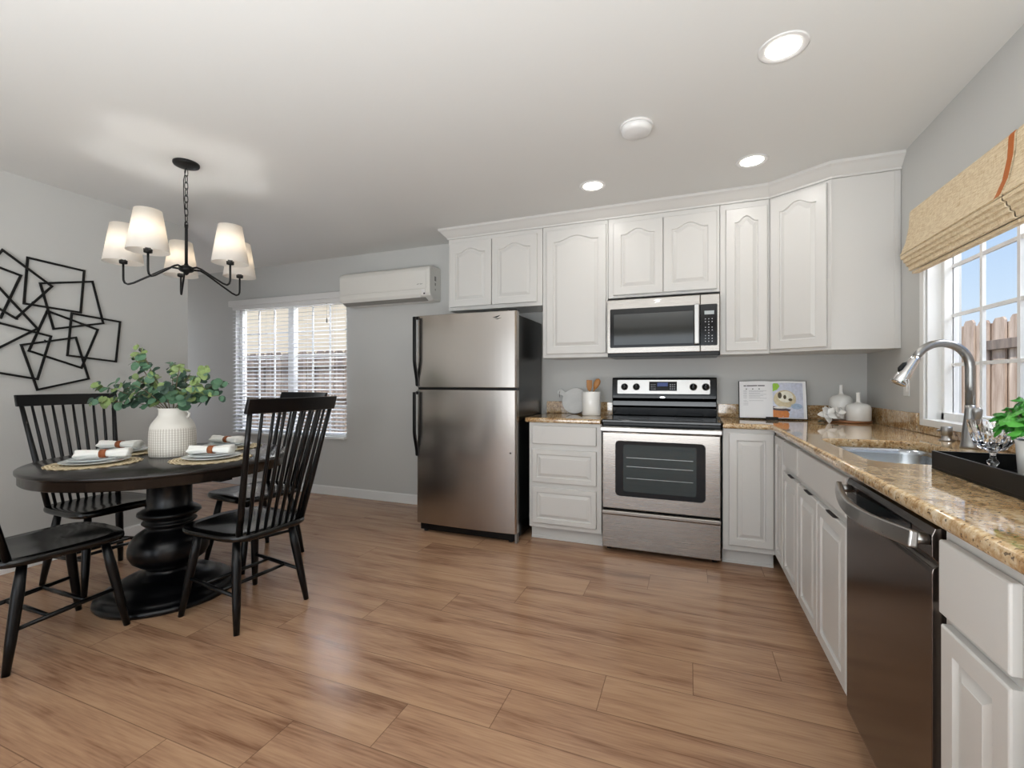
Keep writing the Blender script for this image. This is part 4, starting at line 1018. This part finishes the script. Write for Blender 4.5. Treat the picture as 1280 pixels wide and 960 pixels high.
for ti, (a, z, d) in enumerate(tips):
    p0 = RV*(a*.06)+FV*(d*.1)+Vector((0, 0, .06)); p1 = RV*(a*.16)+FV*(d*.25)+Vector((0, 0, .27)); p3 = RV*a+FV*d+Vector((0, 0, z))
    p2 = p1.lerp(p3, .5)+Vector((0, 0, .035))
    def bz(t_): return p1.lerp(p2, t_).lerp(p2.lerp(p3, t_), t_)
    pts = [p0]+[bz(k/8) for k in range(9)]; stems.tube(pts, [.0022]*9+[.001], 6)
    L_ = sum((pts[k+1]-pts[k]).length for k in range(1, 9)); n_ = max(4, int(L_/.027))
    for k in range(n_+1):
        t_ = .18+.82*k/n_; c = bz(t_); dr_ = (bz(min(1, t_+.02))-bz(t_-.02)).normalized()
        for sgn in (-1, 1):
            sd2 = dr_.cross(Vector((random.uniform(-1, 1), random.uniform(-1, 1), random.uniform(-1, 1)))).normalized()
            rr_ = random.uniform(.020, .032)*(1.05-.3*t_); cc = c+sd2*rr_*1.0+dr_*.004
            nrm = (dr_*random.uniform(-.2, .9)+Vector((0, 0, 1))*random.uniform(0, .9)-FV*random.uniform(.1, 1.1)+RV*random.uniform(-.6, .6)).normalized()
            w_ = random.random(); kk = 1 if (w_ < .38 and (t_ > .55 or z > .45)) or w_ < .15 else (2 if w_ > .72 else 0)
            leaf(lv[kk], cc, nrm, sd2, rr_)
stems.build('stems', 'stem', eu)
for mb, mt, lb in zip(lv, ('leaf', 'leaf2', 'leaf3'), ('blue-green leaves', 'yellow-green young leaves', 'dark green leaves')):
    mb.build('foliage', mt, eu)['label'] = lb

# ------------------------------------------------------------------ items on the short counter
cb = thing('cutting_board', 'round grey marble cutting board with handle leaning on the backsplash', 'cutting board', (-2.005, -.175, .917))
R_b = .108; pts = []
for k in range(41):
    a = math.radians(152-304*k/40)+0; pts.append((R_b*math.cos(a+0), R_b+R_b*math.sin(a)))
# paddle handle points to upper-left
ha = math.radians(150)
circ = []
for k in range(49):
    a = ha+math.radians(11)+k/48*(2*PI-math.radians(22)); circ.append((R_b*math.cos(a), R_b+R_b*math.sin(a)))
hd = Vector((math.cos(ha), math.sin(ha))); hn = Vector((-hd.y, hd.x)); c0 = Vector((0, R_b))
for t_, w_ in ((.118, -.018), (.135, -.022), (.152, -.026), (.168, -.020), (.174, 0), (.168, .020), (.152, .026), (.135, .022), (.118, .018)):
    q = c0+hd*t_+hn*w_; circ.append((q.x, q.y))
o = MB().prism(circ, 'y', -.007, .007).build('board', 'marble', cb, bevel=.002, rot=(-math.radians(16), 0, 0), loc=(0, 0, .002))
q = c0+hd*.153
MB().tube([(q.x, -.0078, q.y+.004), (q.x-.004, -.010, q.y-.015), (q.x+.003, -.011, q.y-.05)], .0016, 8).build('leather_loop', 'rubber', o)
ck = thing('utensil_crock', 'white ceramic crock holding wooden utensils', 'crock', (-1.845, -.262, .9155))
MB().lathe([(0, 0), (.070, 0), (.073, .004), (.073, .185), (.0715, .188), (.068, .185), (.067, .01), (0, .008)], seg=56).build('crock_body', 'ceramic', ck)
u1 = thing('wooden_spatula', 'flat-ended wooden spatula in the white crock, left one', 'utensil', (-1.865, -.25, .93))
MB().tube([(0.02, 0, 0), (.0, 0, .20)], .006, 10).build('handle', 'wood_spoon', u1)
MB().prism([(-.012, .18), (.012, .18), (.022, .21), (.023, .262), (-.022, .265), (-.021, .21)], 'y', -.004, .004).build('blade', 'wood_spoon', u1, bevel=.002)
u2 = thing('wooden_spoon', 'wooden spoon tilting right in the white crock', 'utensil', (-1.84, -.27, .93))
MB().tube([(-.03, 0, 0), (.02, .0, .20)], .006, 10).build('handle', 'wood_spoon', u2)
MB().tube([(.018, 0, .19), (.028, 0, .215), (.040, 0, .24), (.050, 0, .262), (.056, 0, .274)], [.008, .020, .025, .020, .004], 16, sq=(1, .4)).build('bowl', 'wood_spoon', u2)

# ------------------------------------------------------------------ cookbook on stand
bk = thing('cookbook', 'open cookbook on a black stand showing a salad photo', 'book', (-.585, -.222, .9245), -.03); tilt = -math.radians(12)
BWd, BH = .205, .262
def page(sign, name):
    vs = []; fs = []; n_ = 12
    for k in range(n_+1):
        u = k/n_; x = sign*BWd*u; y = -.006-.012*math.sin(PI*min(1, u*1.2))*(1-u*.5); 
        vs += [(x, y, 0), (x, y, BH), (x, .004, BH), (x, .004, 0)]
    for k in range(n_):
        for j in range(4): j2 = (j+1) % 4; fs.append((k*4+j, (k+1)*4+j, (k+1)*4+j2, k*4+j2))
    fs += [(0, 1, 2, 3), (n_*4+3, n_*4+2, n_*4+1, n_*4)]
    return MB().add(vs, fs).build(name, 'paper', bk, rot=(tilt, 0, 0))
MB().box(-BWd-.006, .0045, -.003, BWd+.006, .0075, BH+.004).build('cover', 'black_plastic', bk, rot=(tilt, 0, 0))
pl, prt = page(-1, 'text_page'), page(1, 'photo_page')
def yat(u): return -.006-.012*math.sin(PI*min(1, u*1.2))*(1-u*.5)
def strip(mb, x0, x1, z0, z1, e_=.0006):
    n_ = 6; sgn = 1 if x1 > 0 else -1
    for k in range(n_):
        a, b_ = x0+(x1-x0)*k/n_, x0+(x1-x0)*(k+1)/n_; ya, yb = yat(abs(a)/BWd)-e_, yat(abs(b_)/BWd)-e_
        mb.add([(a, ya, z0), (b_, yb, z0), (b_, yb, z1), (a, ya, z1)], [(0, 1, 2, 3)])
mb = MB(); 
for a, b_ in ((-.178, -.162), (-.158, -.128), (-.124, -.092), (-.088, -.045), (-.135, -.10)): strip(mb, a, b_, .226, .233)
for x in (-.16, -.12, -.08): strip(mb, x-.004, x+.003, .202, .209)
mb.build('title_text', 'ink', pl)
mb = MB()
for i, z in enumerate((.192, .184, .174, .166, .156, .148, .138, .12)):
    strip(mb, -.145, -.035-.02*((i*7) % 3), z, z+.0025); strip(mb, -.18, -.158, z, z+.0025)
for z in (.112, .10, .09): strip(mb, -.18, -.15, z, z+.0025)
mb.build('body_text', 'ink_l', pl)
def flat(name, col, poly, e_):
    mt_ = mat('print_'+name, col, .4, var=.3, vscale=60) if col else None
    # subdivide polygon as fan on curved page
    cx_ = sum(p[0] for p in poly)/len(poly); cz_ = sum(p[1] for p in poly)/len(poly)
    vs = [(cx_, yat(cx_/BWd)-e_, cz_)]; fs = []
    for p in poly: vs.append(((p[0]+cx_)/2, yat((p[0]+cx_)/2/BWd)-e_, (p[1]+cz_)/2))
    for p in poly: vs.append((p[0], yat(p[0]/BWd)-e_, p[1]))
    n_ = len(poly)
    for k in range(n_): k2 = (k+1) % n_; fs += [(0, 1+k, 1+k2), (1+k, 1+n_+k, 1+n_+k2, 1+k2)]
    return MB().add(vs, fs).build(name, mt_, prt)
def ell(cx_, cz_, a, b_, n_=24): return [(cx_+a*math.cos(2*PI*k/n_), cz_+b_*math.sin(2*PI*k/n_)) for k in range(n_)]
flat('photo_background', '#c9cede', [(.003, .004), (.06, .004), (.12, .004), (.185, .004), (.185, .13), (.185, .25), (.12, .25), (.06, .25), (.003, .25), (.003, .13)], .0022)
flat('table_surface', '#c9762a', [(.003, .004), (.05, .004), (.095, .006), (.10, .03), (.09, .06), (.05, .055), (.003, .06), (.003, .03)], .0028)
flat('plate_shadow', '#4a3a3c', [(.003, .058), (.05, .052), (.1, .048), (.11, .062), (.06, .075), (.003, .085)], .0034)
flat('salad_bowl', '#cdbf9d', ell(.075, .135, .068, .062), .0040)
flat('salad_cream', '#e9e2d2', ell(.08, .15, .045, .04), .0046)
flat('olive_pieces', '#4a3d22', ell(.045, .16, .012, .022), .0052); flat('olive_pieces', '#4a3d22', ell(.075, .148, .009, .015), .0052); flat('olive_pieces', '#4a3d22', ell(.108, .13, .012, .010), .0052)
flat('water_glass', '#9fb4cc', ell(.145, .085, .034, .02), .0040); flat('white_plate_edge', '#dcd9d4', ell(.05, .075, .045, .008), .0046)
flat('basil_leaf', '#8fc02a', [(.004, .19), (.03, .20), (.045, .225), (.035, .245), (.01, .248), (.004, .24)], .0052)
MB().box(-.045, -.035, -.0075, .03, .06, -.0045).box(-.045, -.037, -.0075, .03, -.034, .012).tube([(0, .07, .2), (0, .062, -.006)], .003, 8).tube([(0, .0085, .04), (0, .07, .2)], .002, 6).build('stand', 'iron', bk)

# ------------------------------------------------------------------ white bottle vases on board
bd = thing('serving_board', 'round acacia wood board under the white bottle vases', 'board', (-.150, -.262, .9157))
MB().lathe([(0, 0), (.115, 0), (.12, .004), (.12, .010), (.117, .013), (0, .013)], seg=56).build('board', 'board', bd)
for nm, x, y, s_, hb, lb in (('tall', -.176, -.185, .068, .165, 'taller white ceramic bottle vase with a thin neck, at the back'), ('short', -.118, -.315, .068, .115, 'shorter white ceramic bottle vase with a thin neck, in front')):
    r = thing('bottle_vase', lb, 'vase', (x, y, .9292), group='white bottle vases in the counter corner')
    MB().lathe([(0, 0), (s_*.95, 0), (s_, .006), (s_*1.02, hb*.45), (s_*1.01, hb*.70), (s_*.94, hb*.85), (s_*.74, hb*.94), (s_*.40, hb*.99), (.014, hb*1.02), (.0105, hb*1.08), (.0105, hb+.058), (.0125, hb+.066), (.008, hb+.066), (.007, hb), (0, hb)], seg=48).build('vase_body', 'ceramic', r)
fl = thing('magnolia_flower', 'white artificial magnolia bloom lying beside the bottle vases', 'flower', (-.30, -.375, .9157))
mb = MB()
def petal(mb, ang_, tilt_, L_, W2, c):
    vs = []; fs = []; n_ = 6; d_ = Vector((math.cos(ang_)*math.cos(tilt_), math.sin(ang_)*math.cos(tilt_), math.sin(tilt_))); s_ = Vector((-math.sin(ang_), math.cos(ang_), 0)); up_ = s_.cross(d_)*-1
    for i in range(n_+1):
        u = i/n_; w_ = W2*math.sin(PI*min(.97, u*.9+.08))**.8
        for j in (-1, 0, 1): vs.append(c+d_*L_*u+s_*w_*j+up_*(abs(j)*.25*w_+.3*L_*u*u*(-.5)))
    for i in range(n_):
        for j in (0, 1): fs.append((i*3+j, i*3+j+1, (i+1)*3+j+1, (i+1)*3+j))
    mb.add(vs, fs, True)
for cx_, cz_, n_ in ((Vector((0, 0, 0)), 0, 8), (Vector((.068, .012, 0)), 1, 6)):
    for k in range(n_): petal(mb, k*2*PI/n_+cz_, .15+.55*(k % 2), .058-.014*cz_, .020-.004*cz_, cx_)
o = mb.build('petals', 'ceramic', fl, loc=(0, 0, .052), rot=(1.15, 0, .25)); md = o.modifiers.new('solid', 'SOLIDIFY'); md.thickness = .001
mb = MB(); petal(mb, 2.7, 1.0, .10, .017, Vector((.08, .02, .03))); petal(mb, .6, .15, .06, .018, Vector((.02, .0, .012))); petal(mb, 3.6, .05, .05, .016, Vector((-.01, .0, .010)))
o = mb.build('leaves', 'leaf3', fl); md = o.modifiers.new('solid', 'SOLIDIFY'); md.thickness = .001
MB().tube([(.03, 0, .03), (.02, .01, .008), (-.03, .03, .0045)], .0035, 8).build('stem', 'bark', fl)

# ------------------------------------------------------------------ tray with goblets and plant
ty = thing('serving_tray', 'black rectangular serving tray on the granite by the sink', 'tray', (-.275, -2.43, .9157))
tx0, tx1, ty0, ty1, hh, tt = -.175, .185, -.33, .33, .054, .009
MB().box(tx0, ty0, 0, tx1, ty1, .008).build('base', 'tray', ty)
MB().box(tx0, ty0, .0082, tx0+tt, ty1, hh).box(tx1-tt, ty0, .0082, tx1, ty1, hh).box(tx0+tt, ty0, .0082, tx1-tt, ty0+tt, hh).box(tx0+tt, ty1-tt, .0082, tx1-tt, ty1, hh).build('rim', 'tray', ty, bevel=.001)
def goblet(x, y, lb, s_=1.0):
    r = thing('crystal_goblet', lb, 'glass', (x, y, .9239), group='crystal goblets on the black tray')
    MB().lathe([(0, 0), (.034*s_, 0), (.036*s_, .002), (.02*s_, .005), (.008, .010), (.0065, .018), (.012, .026), (.0125, .032), (.007, .040), (.006, .052), (.012, .060), (.0, .0605)], seg=24).build('stem', 'crystal', r)
    seg = 20; prof_o = [(.012, .060), (.024*s_, .068), (.034*s_, .085), (.041*s_, .110), (.046*s_, .145)]; prof_i = [(.0435*s_, .145), (.038*s_, .110), (.031*s_, .087), (.018*s_, .073), (.0, .070)]
    vs = []; fs = []; P_ = prof_o+prof_i
    for i, (rr_, z) in enumerate(P_):
        for k in range(seg): a = 2*PI*(k+.5*(i % 2 if i < 4 else 0))/seg; f_ = (1+.05*(1 if k % 2 else -1)) if 0 < i < 4 else 1; vs.append((rr_*f_*math.cos(a), rr_*f_*math.sin(a), z))
    for i in range(len(P_)-1):
        for k in range(seg): k2 = (k+1) % seg; fs.append((i*seg+k, i*seg+k2, (i+1)*seg+k2, (i+1)*seg+k))
    MB().add(vs, fs).build('cut_bowl', 'crystal', r)
goblet(-.345, -2.175, 'cut crystal goblet standing in the near left corner of the black tray', 1.15)
goblet(-.215, -2.16, 'cut crystal goblet behind the potted plant on the black tray')
pt = thing('potted_plant', 'bushy green plant in a small cream pot on the black tray', 'plant', (-.315, -2.335, .9239))
MB().lathe([(0, 0), (.045, 0), (.052, .006), (.058, .10), (.060, .108), (.056, .108), (.052, .10), (.050, .088), (0, .088)], seg=40).build('pot', 'ceramic', pt)
MB().lathe([(0, .091), (.049, .0905), (.049, .0885), (0, .0885)], seg=24).build('soil', 'bark', pt)
mbs = (MB(), MB()); st = MB()
for i in range(330):
    mb = mbs[i % 3 == 0]
    th = random.uniform(0, 2*PI); ph = math.acos(random.uniform(-.45, 1)); rr_ = random.uniform(.55, 1)
    c = Vector((.10*rr_*math.sin(ph)*math.cos(th), .105*rr_*math.sin(ph)*math.sin(th), .15+.072*rr_*math.cos(ph)))
    nrm = (c-Vector((0, 0, .10))).normalized()+Vector((random.uniform(-.5, .5), random.uniform(-.5, .5), .4)); nrm.normalize()
    t1 = nrm.cross(Vector((random.uniform(-1, 1), random.uniform(-1, 1), .2))).normalized(); s_ = nrm.cross(t1); l_ = random.uniform(.012, .021); w_ = l_*.62
    vs = [c-t1*l_]; 
    for u in (-.5, 0, .5): hw = w_*(1-(u*1.1)**2); vs += [c+t1*l_*u-s_*hw-nrm*.003, c+t1*l_*u+nrm*.003, c+t1*l_*u+s_*hw-nrm*.003]
    vs.append(c+t1*l_-nrm*.004)
    mb.add(vs, [(0, 1, 2), (0, 2, 3), (1, 4, 5, 2), (2, 5, 6, 3), (4, 7, 8, 5), (5, 8, 9, 6), (7, 10, 8), (8, 10, 9)], True)
    if i % 9 == 0: st.tube([(0, 0, .09), (c.x*.4, c.y*.4, .12), c], .0014, 5)
mbs[0].build('foliage', 'green', pt); mbs[1].build('foliage', 'green2', pt)['label'] = 'lighter green leaves'; st.build('stems', 'stem', pt)
